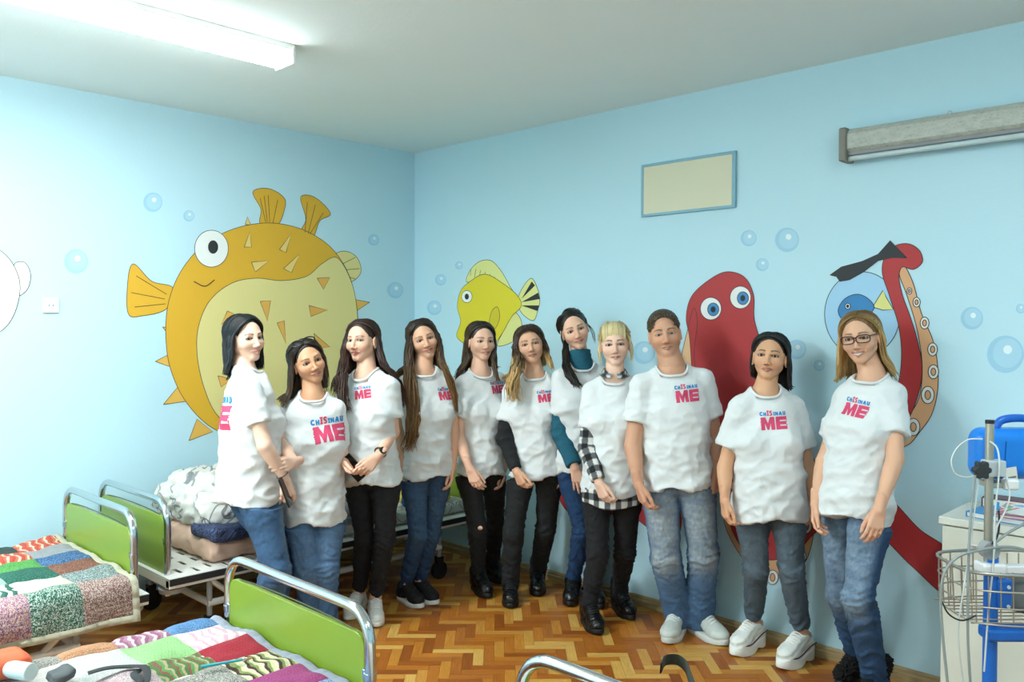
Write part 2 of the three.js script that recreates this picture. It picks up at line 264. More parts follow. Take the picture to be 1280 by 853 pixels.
// knitted squares
const knitBump = dataTex(64, 64, (u, v) => { const g = 0.5 + 0.5 * Math.abs(Math.sin(u * Math.PI * 12)) * Math.abs(Math.sin((v + 0.08 * Math.sin(u * 75)) * Math.PI * 16)) - 0.25 + 0.1 * noise3(u * 20, v * 20, 1); return [g, g, g]; }, false);
const knits = {};
function knit(kind, ...cols) { // 'plain', 'mel' (mottled yarn), 'str' (wavy stripes)
  const key = kind + cols.join();
  if (!knits[key]) {
    const c = cols.map(h => { const q = new THREE.Color(h).convertLinearToSRGB(); return [q.r, q.g, q.b]; }), R = rng(key.length * 131 + cols.join().charCodeAt(2) * 7 + cols.join().charCodeAt(5)), n = 128, seeds = Array.from({ length: n * n }, () => R());
    const t = dataTex(n, n, (u, v, x, y) => {
      let q = c[0]; const s = seeds[y * n + x], s2 = seeds[(y >> 1) * n + (x >> 1)];
      if (kind === 'mel') { const w = s2 * 0.7 + s * 0.3; q = w < 0.42 ? c[0] : w < 0.72 ? c[1] : c[2 % c.length]; if (c.length < 3 && w > 0.62) q = c[0].map((a, k) => (a + c[1][k]) / 2); }
      if (kind === 'str') { const w = (v * 5 + 0.28 * noise3(u * 3, v * 2, 4)) % 1; q = c[Math.floor(((w + 1) % 1) * c.length) % c.length]; }
      const k = 0.88 + 0.18 * s; return [q[0] * k, q[1] * k, q[2] * k];
    });
    knits[key] = mat(0xdadada, 0.95, { map: t, bumpMap: knitBump, bumpScale: 0.004 });
  }
  return knits[key];
}
function patchGeo(S, u0, u1, v0, v1, n = 9) { // S(u, v) -> point; the rim sinks into the seam
  const pos = [], uv = [], idx = [];
  for (let j = 0; j <= n; j++) for (let i = 0; i <= n; i++) {
    const a = i / n, b = j / n, u = mix(u0, u1, a), v = mix(v0, v1, b), p = S(u, v), e = 0.004, pu = S(u + e, v).sub(p), pv = S(u, v + e).sub(p), nn = pv.cross(pu).normalize();
    const rim = Math.min(a, b, 1 - a, 1 - b) * n; p.addScaledVector(nn, rim < 0.5 ? -0.003 : rim < 1.5 ? 0.004 : 0.006 + 0.002 * noise3(u * 40, v * 40, 2));
    pos.push(p.x, p.y, p.z); uv.push(a, b);
  }
  for (let j = 0; j < n; j++) for (let i = 0; i < n; i++) { const k = j * (n + 1) + i; idx.push(k, k + n + 1, k + 1, k + 1, k + n + 1, k + n + 2); }
  const g = new THREE.BufferGeometry(); g.setAttribute('position', new THREE.Float32BufferAttribute(pos, 3)); g.setAttribute('uv', new THREE.Float32BufferAttribute(uv, 2)); g.setIndex(idx); g.computeVertexNormals(); return g;
}
// a cover over a bed: u runs across from side to side (overhanging both), v away from the bed end
function coverSurface(w, top, hangL, seed) {
  return (u, v) => {
    const lump = 0.012 * noise3(u * 4, v * 3, seed) + 0.006 * noise3(u * 11, v * 9, seed + 3), rr = 0.06;
    let x, y; const over = u < 0 ? -u : u > w ? u - w : 0, s = u < 0 ? -1 : 1, e = u < 0 ? 0 : w;
    if (over === 0) { x = u; y = top; } else { const q = Math.min(over / rr, Math.PI / 2), rest = Math.max(0, over - rr * Math.PI / 2); x = e + s * (rr * Math.sin(q) + rest * 0.08 + 0.02 * noise3(v * 5, rest * 4, seed + 8) * Math.min(1, rest * 8)); y = top - rr * (1 - Math.cos(q)) - rest * 0.99; }
    return V(x, y + lump * (over > 0.1 ? 0.3 : 1), v);
  };
}
function patchwork(name, label, pos, S, us, v0, dv, rows, borderMat, endU) {
  const t = thing(name, label, 'blanket', pos, 0, undefined);
  rows.forEach((row, j) => row.forEach((m, i) => { if (m) part('patch', patchGeo(S, us[i], us[i + 1], v0 + j * dv, v0 + (j + 1) * dv), m, t); }));
  const a = us[0], b = us[us.length - 1], vEnd = v0 + rows.length * dv, bw = 0.03;
  const strip = (u0, u1, va, vb) => { const g = []; const k = 24; for (let q = 0; q < k; q++) { if (u1 - u0 > vb - va) g.push(patchGeo(S, mix(u0, u1, q / k), mix(u0, u1, (q + 1) / k), va, vb, 3)); else g.push(patchGeo(S, u0, u1, mix(va, vb, q / k), mix(va, vb, (q + 1) / k), 3)); } return mergeGeometries(g); };
  part('crochet_border', mergeGeometries([strip(a - bw, b + bw, v0 - bw, v0), strip(b, b + bw, v0, vEnd), strip(a - bw, a, v0, vEnd)]), borderMat, t);
  // a padded underside so that the cover has body
  return t;
}
function mattress(parentBed, w, zA, zB, top, m) { part('mattress', rbox(0.0, 0.402, Math.min(zA, zB), w + 0.04, top, Math.max(zA, zB), 0.04, 4), m, parentBed); }
const mattressMat = mat(0xd8d6cf, 0.85);

// bed by the left wall, running towards the camera
{
  const bed = thing('hospital_bed', 'chrome hospital bed with green end panel and patchwork cover against the wall', 'bed', [0.13, 0, 2.43]);
  bedEnd(bed, 0.9, 0); bedFrame(bed, 0.9, 1.95, 1, false); mattress(bed, 0.86, 0.04, 1.9, 0.475, mattressMat);
  const coral = knit('str', '#d8604a', '#f0d9c0', '#e07a5a', '#d05040'), teal = knit('mel', '#a7cfc6', '#b7d8cb', '#c3d9b8');
  const S = coverSurface(0.93, 0.487, 0.2, 11);
  patchwork('patchwork_blanket', 'crocheted patchwork blanket with cream border on the bed along the wall', [0.13, 0, 2.43], S, [-0.02, 0.16, 0.34, 0.52, 0.70, 0.88, 1.12], 0.05, 0.2, [
    [coral, knit('mel', '#a9acae', '#9aa0a3'), knit('mel', '#27456f', '#6fa3d3', '#1e3a66'), knit('mel', '#6b3b2c', '#a77b66', '#7e4634'), knit('mel', '#55716f', '#c7d2ce', '#3f5654'), knit('mel', '#7e5650', '#d9cbc0', '#9a756b')],
    [knit('plain', '#39504d'), coral, knit('mel', '#4fa04a', '#79c46c', '#3f8a3e'), knit('mel', '#1e5a4b', '#3f8a74', '#184a40'), knit('plain', '#e6e2c8'), knit('mel', '#1f5f4d', '#dfe6d8', '#2a6a55')],
    [knit('plain', '#39504d'), knit('mel', '#e4b99c', '#d8d7a6'), knit('str', '#c8473a', '#efe2d2', '#d65d4a'), teal, knit('str', '#e8eee4', '#2e6a58', '#3b7a66', '#f0f3ec'), knit('mel', '#8a5f93', '#e7d3cc', '#cf8a66')],
    [coral, knit('mel', '#c25b4c', '#e8c0b0'), teal, knit('plain', '#d8cfa0'), knit('mel', '#b28bb0', '#6b4a85', '#e3cfd8'), knit('mel', '#8a5f93', '#d9c3cf', '#b0755f')],
    [coral, knit('plain', '#c05a4a'), knit('mel', '#4fa04a', '#79c46c'), knit('plain', '#d9d6c4'), teal, knit('mel', '#8a5f93', '#d9c3cf')],
    [coral, knit('plain', '#a9acae'), teal, knit('plain', '#d9d6c4'), coral, knit('mel', '#55716f', '#c7d2ce')],
  ], knit('plain', '#dcd9bd'));
}
// bed in the middle of the room, end board facing the group
const bed3 = { x: 1.935, z: 2.46 };
{
  const bed = thing('hospital_bed', 'chrome hospital bed with green end panel in the middle of the floor under patchwork', 'bed', [bed3.x, 0, bed3.z]);
  bedEnd(bed, 0.9, 0); bedFrame(bed, 0.9, 1.95, 1, false); mattress(bed, 0.86, 0.04, 1.9, 0.512, mattressMat);
  const S = coverSurface(0.92, 0.524, 0.2, 31);
  const grey = knit('mel', '#8d8d86', '#c9c6ba', '#5f625e'), pinkgrey = knit('mel', '#c7aab0', '#e2dad6', '#9d8b90');
  patchwork('patchwork_blanket', 'crocheted patchwork blanket with pale blue border on the bed in the middle', [bed3.x, 0, bed3.z], S, [-0.22, -0.05, 0.05, 0.25, 0.40, 0.585, 0.75, 1.0], 0.055, 0.175, [
    [knit('mel', '#3a6aa8', '#9cc4e6', '#2d558f'), knit('mel', '#3f74b0', '#8ab6de'), knit('str', '#e8cfd6', '#f0e6e6', '#dcb4c2'), knit('mel', '#b3283a', '#a01f31'), knit('str', '#dcd8a8', '#8a9a5a', '#4a3428', '#e6dfc0'), knit('mel', '#b04c86', '#9c3f76'), knit('mel', '#3e6fb4', '#dfe9f2')],
    [knit('str', '#b77e9a', '#ead9de'), knit('str', '#a86a88', '#e6d2d8', '#b98aa0'), knit('mel', '#93c882', '#a6d894'), knit('str', '#5e9a4e', '#8a5a48', '#4a7a3c', '#b7ab86'), grey, knit('mel', '#2f3258', '#8d88a8', '#514a78'), knit('mel', '#3e6fb4', '#dfe9f2')],
    [knit('mel', '#c07a4c', '#dca57a', '#8d6a5a'), knit('mel', '#c2804e', '#e0b088', '#a08070'), knit('mel', '#d8dcd6', '#c3c9c4'), pinkgrey, knit('mel', '#cfa6b6', '#e8d8dc'), grey, pinkgrey],
    [pinkgrey, grey, knit('plain', '#dedfd8'), knit('mel', '#c7aab0', '#b5676f'), pinkgrey, knit('mel', '#b04c86', '#9c3f76'), grey],
    [grey, pinkgrey, knit('plain', '#7fa9c8'), grey, knit('plain', '#d8cfa0'), pinkgrey, grey],
    [grey, knit('mel', '#93c882', '#a6d894'), grey, pinkgrey, grey, knit('plain', '#b04c86'), pinkgrey],
  ], knit('plain', '#b3bccb'));
}
// bed whose end only peeps in below
{
  const bed = thing('hospital_bed', 'chrome hospital bed of which only the hoop and green board edge show', 'bed', [3.325, 0, 2.36]);
  bedEnd(bed, 0.9, 0); bedFrame(bed, 0.9, 1.4, 1, false); mattress(bed, 0.86, 0.04, 1.35, 0.475, mattressMat);
}
// bed in the corner behind the group, running to the back wall
const swirl = (() => {
  const n = 512, cv = document.createElement('canvas'); cv.width = cv.height = n; const c = cv.getContext('2d'), R = rng(9);
  c.fillStyle = '#dcdcd4'; c.fillRect(0, 0, n, n); c.lineCap = 'round';
  for (let k = 0; k < 30; k++) for (const [ox, oy] of [[0, 0], [n, 0], [0, n], [n, n], [-n, 0], [0, -n]]) {
    const q = rng(100 + k), x = q() * n + ox, y = q() * n + oy, s = q() < 0.5 ? -1 : 1, a0 = q() * 6.28, big = 26 + q() * 26;
    c.strokeStyle = ['#878a8b', '#707578', '#969a98'][k % 3]; c.lineWidth = 5 + q() * 4; c.beginPath();
    for (let t = 0; t < 40; t++) { const r = big * (1 - t / 44), a = a0 + s * t * 0.2; c[t ? 'lineTo' : 'moveTo'](x + Math.cos(a) * r, y + Math.sin(a) * r); } c.stroke();
    c.beginPath(); for (let t = 0; t < 20; t++) { const a = a0 - s * t * 0.09, r = big * (1 + t / 14); c[t ? 'lineTo' : 'moveTo'](x + Math.cos(a) * r, y + Math.sin(a) * r); } c.stroke();
  }
  const t = new THREE.CanvasTexture(cv); t.colorSpace = THREE.SRGBColorSpace; t.wrapS = t.wrapT = THREE.RepeatWrapping; return t;
})();
const swirlMat = mat(0xe0e0e0, 0.92, { map: swirl });
function softLump(parts, lo, hi, cell, amp, seed, k = 0.05) {
  const fn = (x, y, z) => { let d = 9; for (const p of parts) d = smin(d, p(x, y, z), k); return d; };
  const g = displace(surfaceNet(fn, lo, hi, cell), (x, y, z) => amp * (ridge(x * 5, y * 9, z * 6 + seed) - 0.4) + amp * 0.5 * noise3(x * 14, y * 18, z * 14 + seed));
  return mapUV(g, (x, y, z) => [(z * 0.75 - x * 0.75) / 0.62, (y + 0.45 * (x + z)) / 0.62]);
}
const rb = (c, h, r) => (x, y, z) => { const qx = Math.abs(x - c[0]) - h[0] + r, qy = Math.abs(y - c[1]) - h[1] + r, qz = Math.abs(z - c[2]) - h[2] + r; return Math.hypot(Math.max(qx, 0), Math.max(qy, 0), Math.max(qz, 0)) + Math.min(Math.max(qx, qy, qz), 0) - r; };
{
  const bed = thing('hospital_bed', 'chrome hospital bed with bare slotted deck end in the corner behind the group', 'bed', [0.035, 0, 2.22]);
  bedEnd(bed, 0.86, 0); bedEnd(bed, 0.86, -2.0); bedFrame(bed, 0.86, 2.0, -1, true);
  part('mattress', rbox(0.0, 0.402, -1.97, 0.86, 0.475, -0.5, 0.03, 4).clone(), swirlMat, bed, 'mattress in a white sheet with grey scrolls');
  { const g = bed.children[bed.children.length - 1].geometry; mapUV(g, (x, y, z, nx, ny) => Math.abs(ny) > 0.6 ? [x / 0.5, z / 0.5] : [(x + z) / 0.5, y / 0.5]); }
  const W = (x, y, z) => V(x, y, z);
  const o = single('folded_duvet', softLump([rb([0.50, 0.625, 1.74], [0.34, 0.10, 0.27], 0.09), rb([0.40, 0.69, 1.70], [0.25, 0.085, 0.2], 0.07), rb([0.70, 0.63, 1.66], [0.16, 0.06, 0.22], 0.055)], V(0, 0.4, 1.3), V(1.1, 0.95, 2.2), 0.016, 0.02, 3), swirlMat, 'puffy white duvet with grey scrolls folded up on the corner bed', 'duvet');
  single('pillow', softLump([rb([0.62, 0.475, 1.74], [0.27, 0.07, 0.28], 0.06)], V(0.2, 0.38, 1.3), V(1.1, 0.6, 2.2), 0.016, 0.012, 8), mat(0xd8b5a0, 0.9), 'peach pink pillow squashed beneath the folded duvet', 'pillow');
  single('knitted_throw', mapUV(softLump([rb([0.83, 0.555, 1.88], [0.14, 0.034, 0.15], 0.03)], V(0.6, 0.45, 1.6), V(1.1, 0.68, 2.15), 0.012, 0.008, 12), (x, y, z) => [x * 5, (z + y) * 5]), knit('mel', '#1c2648', '#5a6a92', '#141b36'), 'navy speckled knitted throw tucked under the scroll duvet', 'throw');
  // bedding seen between the people
  single('folded_blanket', mapUV(softLump([rb([0.72, 0.505, 1.12], [0.17, 0.035, 0.26], 0.03)], V(0.4, 0.4, 0.7), V(1.1, 0.65, 1.5), 0.012, 0.006, 15), (x, y, z) => [x * 5, z * 5]), knit('mel', '#7a7480', '#a59da5', '#5c5866'), 'grey mauve knitted blanket folded on the corner bed', 'blanket');
  single('folded_towel', mapUV(softLump([rb([0.84, 0.495, 1.08], [0.06, 0.02, 0.2], 0.018)], V(0.6, 0.4, 0.7), V(1.1, 0.6, 1.4), 0.01, 0.004, 19), (x, y, z) => [x * 5, z * 5]), knit('str', '#8db4c0', '#a8c8d0', '#7aa4b4'), 'light blue striped towel on the edge of the corner bed', 'towel');
  single('folded_cloth', softLump([rb([0.62, 0.515, 0.52], [0.22, 0.045, 0.14], 0.035)], V(0.3, 0.4, 0.25), V(1.0, 0.65, 0.8), 0.012, 0.01, 23), mat(0xcdb84a, 0.9), 'yellow cloth folded at the far end of the corner bed', 'cloth');
  single('plush_ball', softLump([ell([0.80, 0.515, 0.66], [0.07, 0.05, 0.08])], V(0.6, 0.4, 0.45), V(1.0, 0.65, 0.85), 0.01, 0.006, 27), mat(0x2c6fa0, 0.9), 'small blue bundle of cloth beside the yellow cloth', 'cloth');
}
// ------------------------------------------------------------------ the painted sea on the walls: plain generic sea animals, flat paint
const paints = {};
const pm = hex => paints[hex] ?? (paints[hex] = mat(hex, 0.6, { bumpMap: plasterBump, bumpScale: 0.0003 }));
const WALL2D = { left: (px, py) => { const p = onLeft(px, py); return [-p.z, p.y]; }, back: (px, py) => { const p = onBack(px, py); return [p.x, p.y]; } };
const placeOn = (g, wall, layer) => wall === 'left' ? g.rotateY(Math.PI / 2).translate(0.0012 + layer * 0.0006, 0, 0) : g.translate(0, 0, 0.0012 + layer * 0.0006);
function curve2(wall, pts, closed, smooth, n) { const v = pts.map(p => { const q = WALL2D[wall](p[0], p[1]); return V(q[0], q[1], 0); }); if (!smooth) return closed ? v : v; return new THREE.CatmullRomCurve3(v, closed, 'centripetal').getPoints(n ?? pts.length * 8); }
function blob(parent, name, wall, pts, hex, layer, { smooth = true, line = '#2c2a28', lw = 0.0035, label } = {}) {
  const c = curve2(wall, pts, true, smooth), s = new THREE.Shape(c.map(p => new THREE.Vector2(p.x, p.y)));
  const m = part(name, placeOn(new THREE.ShapeGeometry(s), wall, layer), pm(hex), parent, label);
  if (line) part('outline', placeOn(ribbon([...c, c[0]], lw), wall, layer + 0.6), pm(line), m);
  return m;
}
function ribbon(v, w) { const pos = [], nor = [], idx = [], uv = []; v.forEach((p, i) => { const a = v[Math.max(0, i - 1)], b = v[Math.min(v.length - 1, i + 1)], dx = b.x - a.x, dy = b.y - a.y, l = Math.hypot(dx, dy) || 1; pos.push(p.x - dy / l * w / 2, p.y + dx / l * w / 2, 0, p.x + dy / l * w / 2, p.y - dx / l * w / 2, 0); nor.push(0, 0, 1, 0, 0, 1); uv.push(0, i, 1, i); if (i) { const k = i * 2; idx.push(k - 2, k - 1, k, k - 1, k + 1, k); } }); const g = new THREE.BufferGeometry(); g.setAttribute('position', new THREE.Float32BufferAttribute(pos, 3)); g.setAttribute('normal', new THREE.Float32BufferAttribute(nor, 3)); g.setAttribute('uv', new THREE.Float32BufferAttribute(uv, 2)); g.setIndex(idx); return g; }
function stroke(parent, wall, pts, layer, hex = '#2c2a28', lw = 0.0035) { part('brush_line', placeOn(ribbon(curve2(wall, pts, false, pts.length > 2, 24), lw), wall, layer), pm(hex), parent); }
const circ = (x, y, rx, ry = rx, n = 18) => Array.from({ length: n }, (_, i) => [x + rx * Math.cos(i / n * 6.2832), y + ry * Math.sin(i / n * 6.2832)]);
// big yellow puffer
{
  const t = thing('puffer_mural', 'big round yellow puffer fish with pale belly and spikes painted on the wall', 'mural'), w = 'left', Y = '#d9a92c', S = '#dcd08a', O = '#e0b050';
  const fin = (pts, rays) => { const f = blob(t, 'fin', w, pts, Y, 0); rays.forEach(r => stroke(f, w, r, 1.2)); };
  fin([[325, 280], [326, 262], [316, 240], [336, 236], [356, 249], [355, 264], [346, 282]], [[[332, 278], [325, 248]], [[337, 278], [335, 244]], [[341, 279], [347, 250]], [[334, 278], [330, 245]]]);
  fin([[375, 292], [382, 275], [376, 246], [392, 246], [413, 268], [400, 276], [390, 298]], [[[381, 291], [384, 253]], [[385, 292], [394, 256]], [[387, 293], [404, 266]]]);
  fin([[216, 360], [190, 352], [166, 330], [159, 360], [162, 395], [178, 395], [208, 386]], [[[208, 368], [170, 345]], [[206, 374], [164, 366]], [[207, 380], [168, 384]]]);
  const pf = blob(t, 'fin', w, [[415, 322], [430, 314], [446, 322], [451, 340], [440, 352], [428, 350]], S, 0); [[[424, 332], [444, 322]], [[426, 338], [449, 336]], [[428, 344], [444, 349]]].forEach(r => stroke(pf, w, r, 1.2));
  [[[203, 409], [226, 410], [218, 428]], [[194, 452], [215, 441], [216, 460]], [[204, 506], [222, 484], [232, 502]], [[236, 551], [246, 524], [266, 540]], [[462, 378], [440, 374], [444, 390]]].forEach(q => blob(t, 'spike', w, q, O, 0, { smooth: false }));
  blob(t, 'fish_body', w, [[207, 410], [212, 372], [228, 336], [256, 305], [296, 285], [340, 279], [380, 288], [414, 310], [436, 344], [446, 385], [446, 430], [434, 475], [405, 515], [362, 543], [312, 550], [265, 535], [232, 502], [212, 458]], Y, 1);
  blob(t, 'belly', w, [[246, 440], [248, 408], [262, 376], [290, 354], [320, 348], [352, 351], [384, 345], [402, 330], [420, 322], [438, 350], [446, 388], [445, 430], [432, 474], [404, 512], [360, 538], [310, 543], [272, 520], [254, 482]], S, 2);
  blob(t, 'eye', w, circ(264, 311, 21, 23), '#e6e9e6', 3); blob(t, 'pupil', w, circ(266, 309, 6, 8), '#262a2c', 4);
  stroke(t, w, [[242, 352], [256, 358], [268, 350]], 3, '#2c2a28', 0.006);
  [[[305, 309], [312, 290], [314, 309]], [[349, 312], [364, 292], [357, 316]], [[314, 328], [336, 326], [319, 340]], [[354, 336], [374, 318], [364, 341]], [[306, 281], [309, 271], [313, 281]]].forEach(q => blob(t, 'spike', w, q, '#e3c878', 3, { smooth: false }));
  [[[325, 377], [338, 376], [334, 402]], [[386, 382], [409, 388], [388, 396]], [[346, 404], [355, 401], [357, 430]], [[392, 417], [412, 434], [396, 436]], [[396, 348], [412, 347], [404, 362]], [[284, 389], [276, 406], [296, 394]], [[272, 470], [290, 474], [276, 484]], [[318, 440], [330, 446], [320, 462]], [[300, 500], [316, 510], [304, 516]]].forEach(q => blob(t, 'spike', w, q, '#dfa94e', 3, { smooth: false }));
}
// pale shape cut by the picture's edge
{
  const t = thing('pale_fish_mural', 'pale cream rounded fish painted on the wall near the socket', 'mural');
  blob(t, 'fin', 'left', [[18, 330], [30, 328], [38, 342], [34, 362], [22, 370]], '#e4e6e6', 0); blob(t, 'fish_body', 'left', [[-60, 300], [-10, 308], [10, 322], [24, 350], [22, 380], [8, 408], [-20, 424], [-60, 420]], '#ece8dc', 1);
}
// yellow fish with a striped tail
{
  const t = thing('yellow_fish_mural', 'bright yellow fish with black striped tail fin painted near the corner', 'mural'), w = 'back', Y = '#e0cf2c', S = '#dfdf8e';
  const d = blob(t, 'fin', w, [[583, 352], [588, 338], [600, 327], [614, 326], [626, 338], [640, 362], [646, 370], [628, 366], [606, 350]], S, 0); for (let k = 0; k < 9; k++) stroke(d, w, [[588 + k * 5.5, 345 + k * 2], [586 + k * 6 + 3, 336 + k * k * 0.42]], 0.8);
  const tf = blob(t, 'tail_fin', w, [[648, 372], [664, 348], [670, 356], [675, 374], [672, 390], [667, 401], [650, 388]], S, 0); [[[652, 374], [665, 352], [669, 357]], [[652, 378], [673, 366], [675, 374]], [[652, 382], [674, 382], [672, 389]]].forEach(q => blob(tf, 'stripe', w, q, '#26282a', 1.4, { smooth: false, line: null }));
  blob(t, 'fin', w, [[622, 432], [632, 410], [644, 391], [652, 402], [651, 416], [640, 428]], S, 0);
  blob(t, 'fish_body', w, [[571, 420], [576, 402], [572, 384], [576, 364], [588, 352], [606, 343], [628, 354], [648, 371], [652, 382], [640, 396], [626, 420], [612, 436], [594, 434], [578, 428]], Y, 1);
  blob(t, 'fin', w, [[612, 402], [616, 388], [622, 384], [625, 396], [620, 410], [614, 414]], '#d3c02a', 2); blob(t, 'eye', w, circ(584, 371, 6.5, 7.5), '#ecefec', 3); blob(t, 'pupil', w, circ(584, 371, 2.4, 3.4), '#1e2022', 4);
}
// red octopus with a curling arm
{
  const t = thing('octopus_mural', 'large red octopus with pale suckered arms painted behind the group', 'mural'), w = 'back', Rd = '#b02e30', P = '#d9a578';
  blob(t, 'arm', w, [[700, 604], [720, 598], [760, 612], [800, 606], [830, 620], [850, 640], [848, 668], [820, 666], [780, 640], [740, 652], [710, 640], [699, 622]], Rd, 0);
  blob(t, 'arm_underside', w, [[905, 650], [930, 700], [958, 720], [982, 722], [1004, 706], [1014, 684], [1017, 650], [1010, 640], [990, 690], [960, 700], [930, 680], [912, 640]], P, 0);
  blob(t, 'arm', w, [[900, 560], [908, 640], [928, 684], [962, 700], [996, 690], [1020, 666], [1060, 652], [1098, 668], [1140, 708], [1186, 745], [1186, 690], [1150, 662], [1108, 620], [1062, 602], [1022, 580], [1000, 540], [960, 520]], Rd, 1);
  const under = blob(t, 'arm_underside', w, [[1128, 330], [1140, 350], [1152, 392], [1166, 425], [1172, 455], [1172, 490], [1164, 520], [1150, 540], [1136, 556], [1122, 560], [1130, 530], [1148, 500], [1153, 460], [1146, 410], [1134, 370], [1124, 340]], P, 0);
  blob(t, 'arm', w, [[1103, 340], [1106, 322], [1118, 308], [1136, 305], [1150, 314], [1153, 328], [1142, 337], [1128, 334], [1124, 344], [1128, 368], [1138, 396], [1148, 430], [1153, 462], [1146, 500], [1126, 540], [1104, 560], [1104, 520], [1120, 490], [1127, 450], [1124, 410], [1112, 370]], Rd, 1);
  [[1137, 364, 3], [1146, 378, 4.5], [1156, 404, 5.5], [1166, 437, 6], [1167, 465, 6.5], [1160, 494, 8], [1142, 534, 8]].forEach(([x, y, r]) => { const s = blob(t, 'sucker', w, circ(x, y, r, r * 1.35), '#dfe2dc', 1.6); blob(s, 'hollow', w, circ(x, y, r * 0.45, r * 0.7), P, 2.6); });
  [[1008, 658, 7], [1002, 696, 6], [966, 722, 7], [936, 708, 6]].forEach(([x, y, r]) => { const s = blob(t, 'sucker', w, circ(x, y, r, r * 1.3), '#dfe2dc', 1.6); blob(s, 'hollow', w, circ(x, y, r * 0.45, r * 0.7), P, 2.6); });
  blob(t, 'mantle_edge', w, [[850, 500], [850, 460], [858, 420], [868, 385], [872, 400], [868, 440], [870, 500]], '#e3b98a', 1.8);
  blob(t, 'mantle', w, [[862, 420], [858, 398], [864, 372], [884, 352], [908, 340], [930, 346], [942, 368], [943, 398], [952, 430], [962, 470], [966, 540], [930, 580], [880, 570], [868, 500]], Rd, 2);
  for (const [x, y] of [[889, 386], [926, 372]]) { blob(t, 'eye', w, circ(x, y, 13, 14), '#e6e8e4', 3); blob(t, 'iris', w, circ(x + 3, y + 1, 7, 8), '#3a86bc', 4); blob(t, 'pupil', w, circ(x + 3, y + 1, 2.8, 3.4), '#1e2022', 5); }
}
// a glass globe with a small blue fish
{
  const t = thing('globe_mural', 'pale blue globe with a small blue fish and black handle painted by the octopus arm', 'mural'), w = 'back';
  blob(t, 'globe', w, circ(1078, 393, 47, 53, 28), '#9fcbe6', 0.2);
  blob(t, 'handle', w, [[1038, 344], [1052, 334], [1078, 327], [1098, 318], [1113, 301], [1134, 323], [1116, 322], [1098, 326], [1080, 340], [1062, 350], [1050, 352], [1046, 346]], '#23272b', 2.5, { smooth: false });
  blob(t, 'tail_fin', w, [[1091, 384], [1104, 363], [1108, 372], [1117, 387], [1104, 388]], '#dcd884', 1, { smooth: false }); blob(t, 'fish_body', w, [[1048, 388], [1056, 374], [1072, 368], [1086, 374], [1093, 385], [1082, 396], [1064, 402], [1052, 398]], '#2f7fb8', 2); blob(t, 'eye', w, circ(1060, 383, 3.2, 3.6), '#eceeee', 3); blob(t, 'pupil', w, circ(1060, 383, 1.4, 1.7), '#1e2022', 4);
}
for (const [x, y, r, w, label] of [[191, 253, 12, 'left', 'pale blue bubble painted above the side fin of the puffer fish'], [236, 270, 7, 'left', 'small bubble painted beside the eye of the puffer fish'], [467, 300, 7, 'left', 'small bubble painted above the rear fin of the puffer fish'], [494, 363, 10, 'left', 'bubble painted in the corner beside the puffer fish'], [95, 327, 15, 'left', 'faint bubble painted above the wall socket'], [574, 332, 5, 'back', 'tiny bubble painted topmost before the yellow fish'], [551, 350, 7, 'back', 'bubble painted midway up before the yellow fish'], [543, 385, 9, 'back', 'bubble painted lowest before the snout of the yellow fish'], [936, 298, 10, 'back', 'bubble painted under the cream hatch'], [984, 300, 15, 'back', 'larger bubble painted beyond the edge of the cream hatch'], [953, 331, 8, 'back', 'small bubble painted just above the red octopus head'], [996, 437, 12, 'back', 'bubble painted between the octopus head and the globe'], [1024, 457, 7, 'back', 'small bubble painted below the globe with the blue fish'], [1215, 398, 14, 'back', 'bubble painted beyond the curling octopus arm'], [1257, 443, 23, 'back', 'largest bubble painted above the blue monitor'], [1276, 386, 6, 'back', 'tiny bubble painted above the largest one'], [805, 441, 14, 'back', 'bubble painted beside the octopus, behind the group']]) {
  const t = thing('bubble_mural', label, 'mural', [0, 0, 0], 0, 'painted bubbles');
  blob(t, 'bubble', w, circ(x, y, r, r * 1.02), '#9ccae0', 0, { line: null }); blob(t, 'inner_bubble', w, circ(x + r * 0.1, y - r * 0.06, r * 0.78, r * 0.8), '#a8d2e4', 0.5, { line: null }); blob(t, 'white_spot', w, circ(x + r * 0.12, y - r * 0.25, r * 0.24), '#e0eef2', 1, { line: null });
}
// ------------------------------------------------------------------ things fixed to the walls
{ // cream hatch with a rough repainted rim
  const c = [[803, 207], [921, 188], [921, 260], [803, 272]].map(p => onBack(...p)), x0 = 2.024, x1 = 2.616, y0 = 2.204, y1 = 2.498;
  const t = thing('vent_hatch', 'cream rectangular hatch with a rough blue painted rim on the wall', 'hatch', [0, 0, 0]);
  part('panel', rbox(x0 + 0.014, y0 + 0.014, 0.001, x1 - 0.014, y1 - 0.014, 0.012, 0.003), mat(0xd6d3b6, 0.6), t);
  const R = rng(12); for (const [a, b, c2, d] of [[x0, y0, x1, y0 + 0.016], [x0, y1 - 0.016, x1, y1], [x0, y0 + 0.014, x0 + 0.016, y1 - 0.014], [x1 - 0.022, y0 + 0.014, x1, y1 - 0.014]]) part('rim', rbox(a, b, 0.0, c2, d, 0.016, 0.004), mat(0x86b3c4, 0.7), t);
}
{ // socket
  const p = onLeft(63, 382), t = thing('power_socket', 'small white wall socket beneath the painted pale fish', 'socket', [0, p.y, p.z]);
  part('plate', rbox(0, -0.04, -0.04, 0.011, 0.04, 0.04, 0.006), M.whitePlastic, t); part('well', new THREE.CylinderGeometry(0.021, 0.021, 0.004, 24).rotateZ(Math.PI / 2).translate(0.011, 0, 0), mat(0xc9cccc, 0.5), t);
  for (const k of [-1, 1]) part('pin_hole', new THREE.CylinderGeometry(0.0028, 0.0028, 0.003, 10).rotateZ(Math.PI / 2).translate(0.0132, 0, k * 0.0095), M.blackPlastic, t);
}
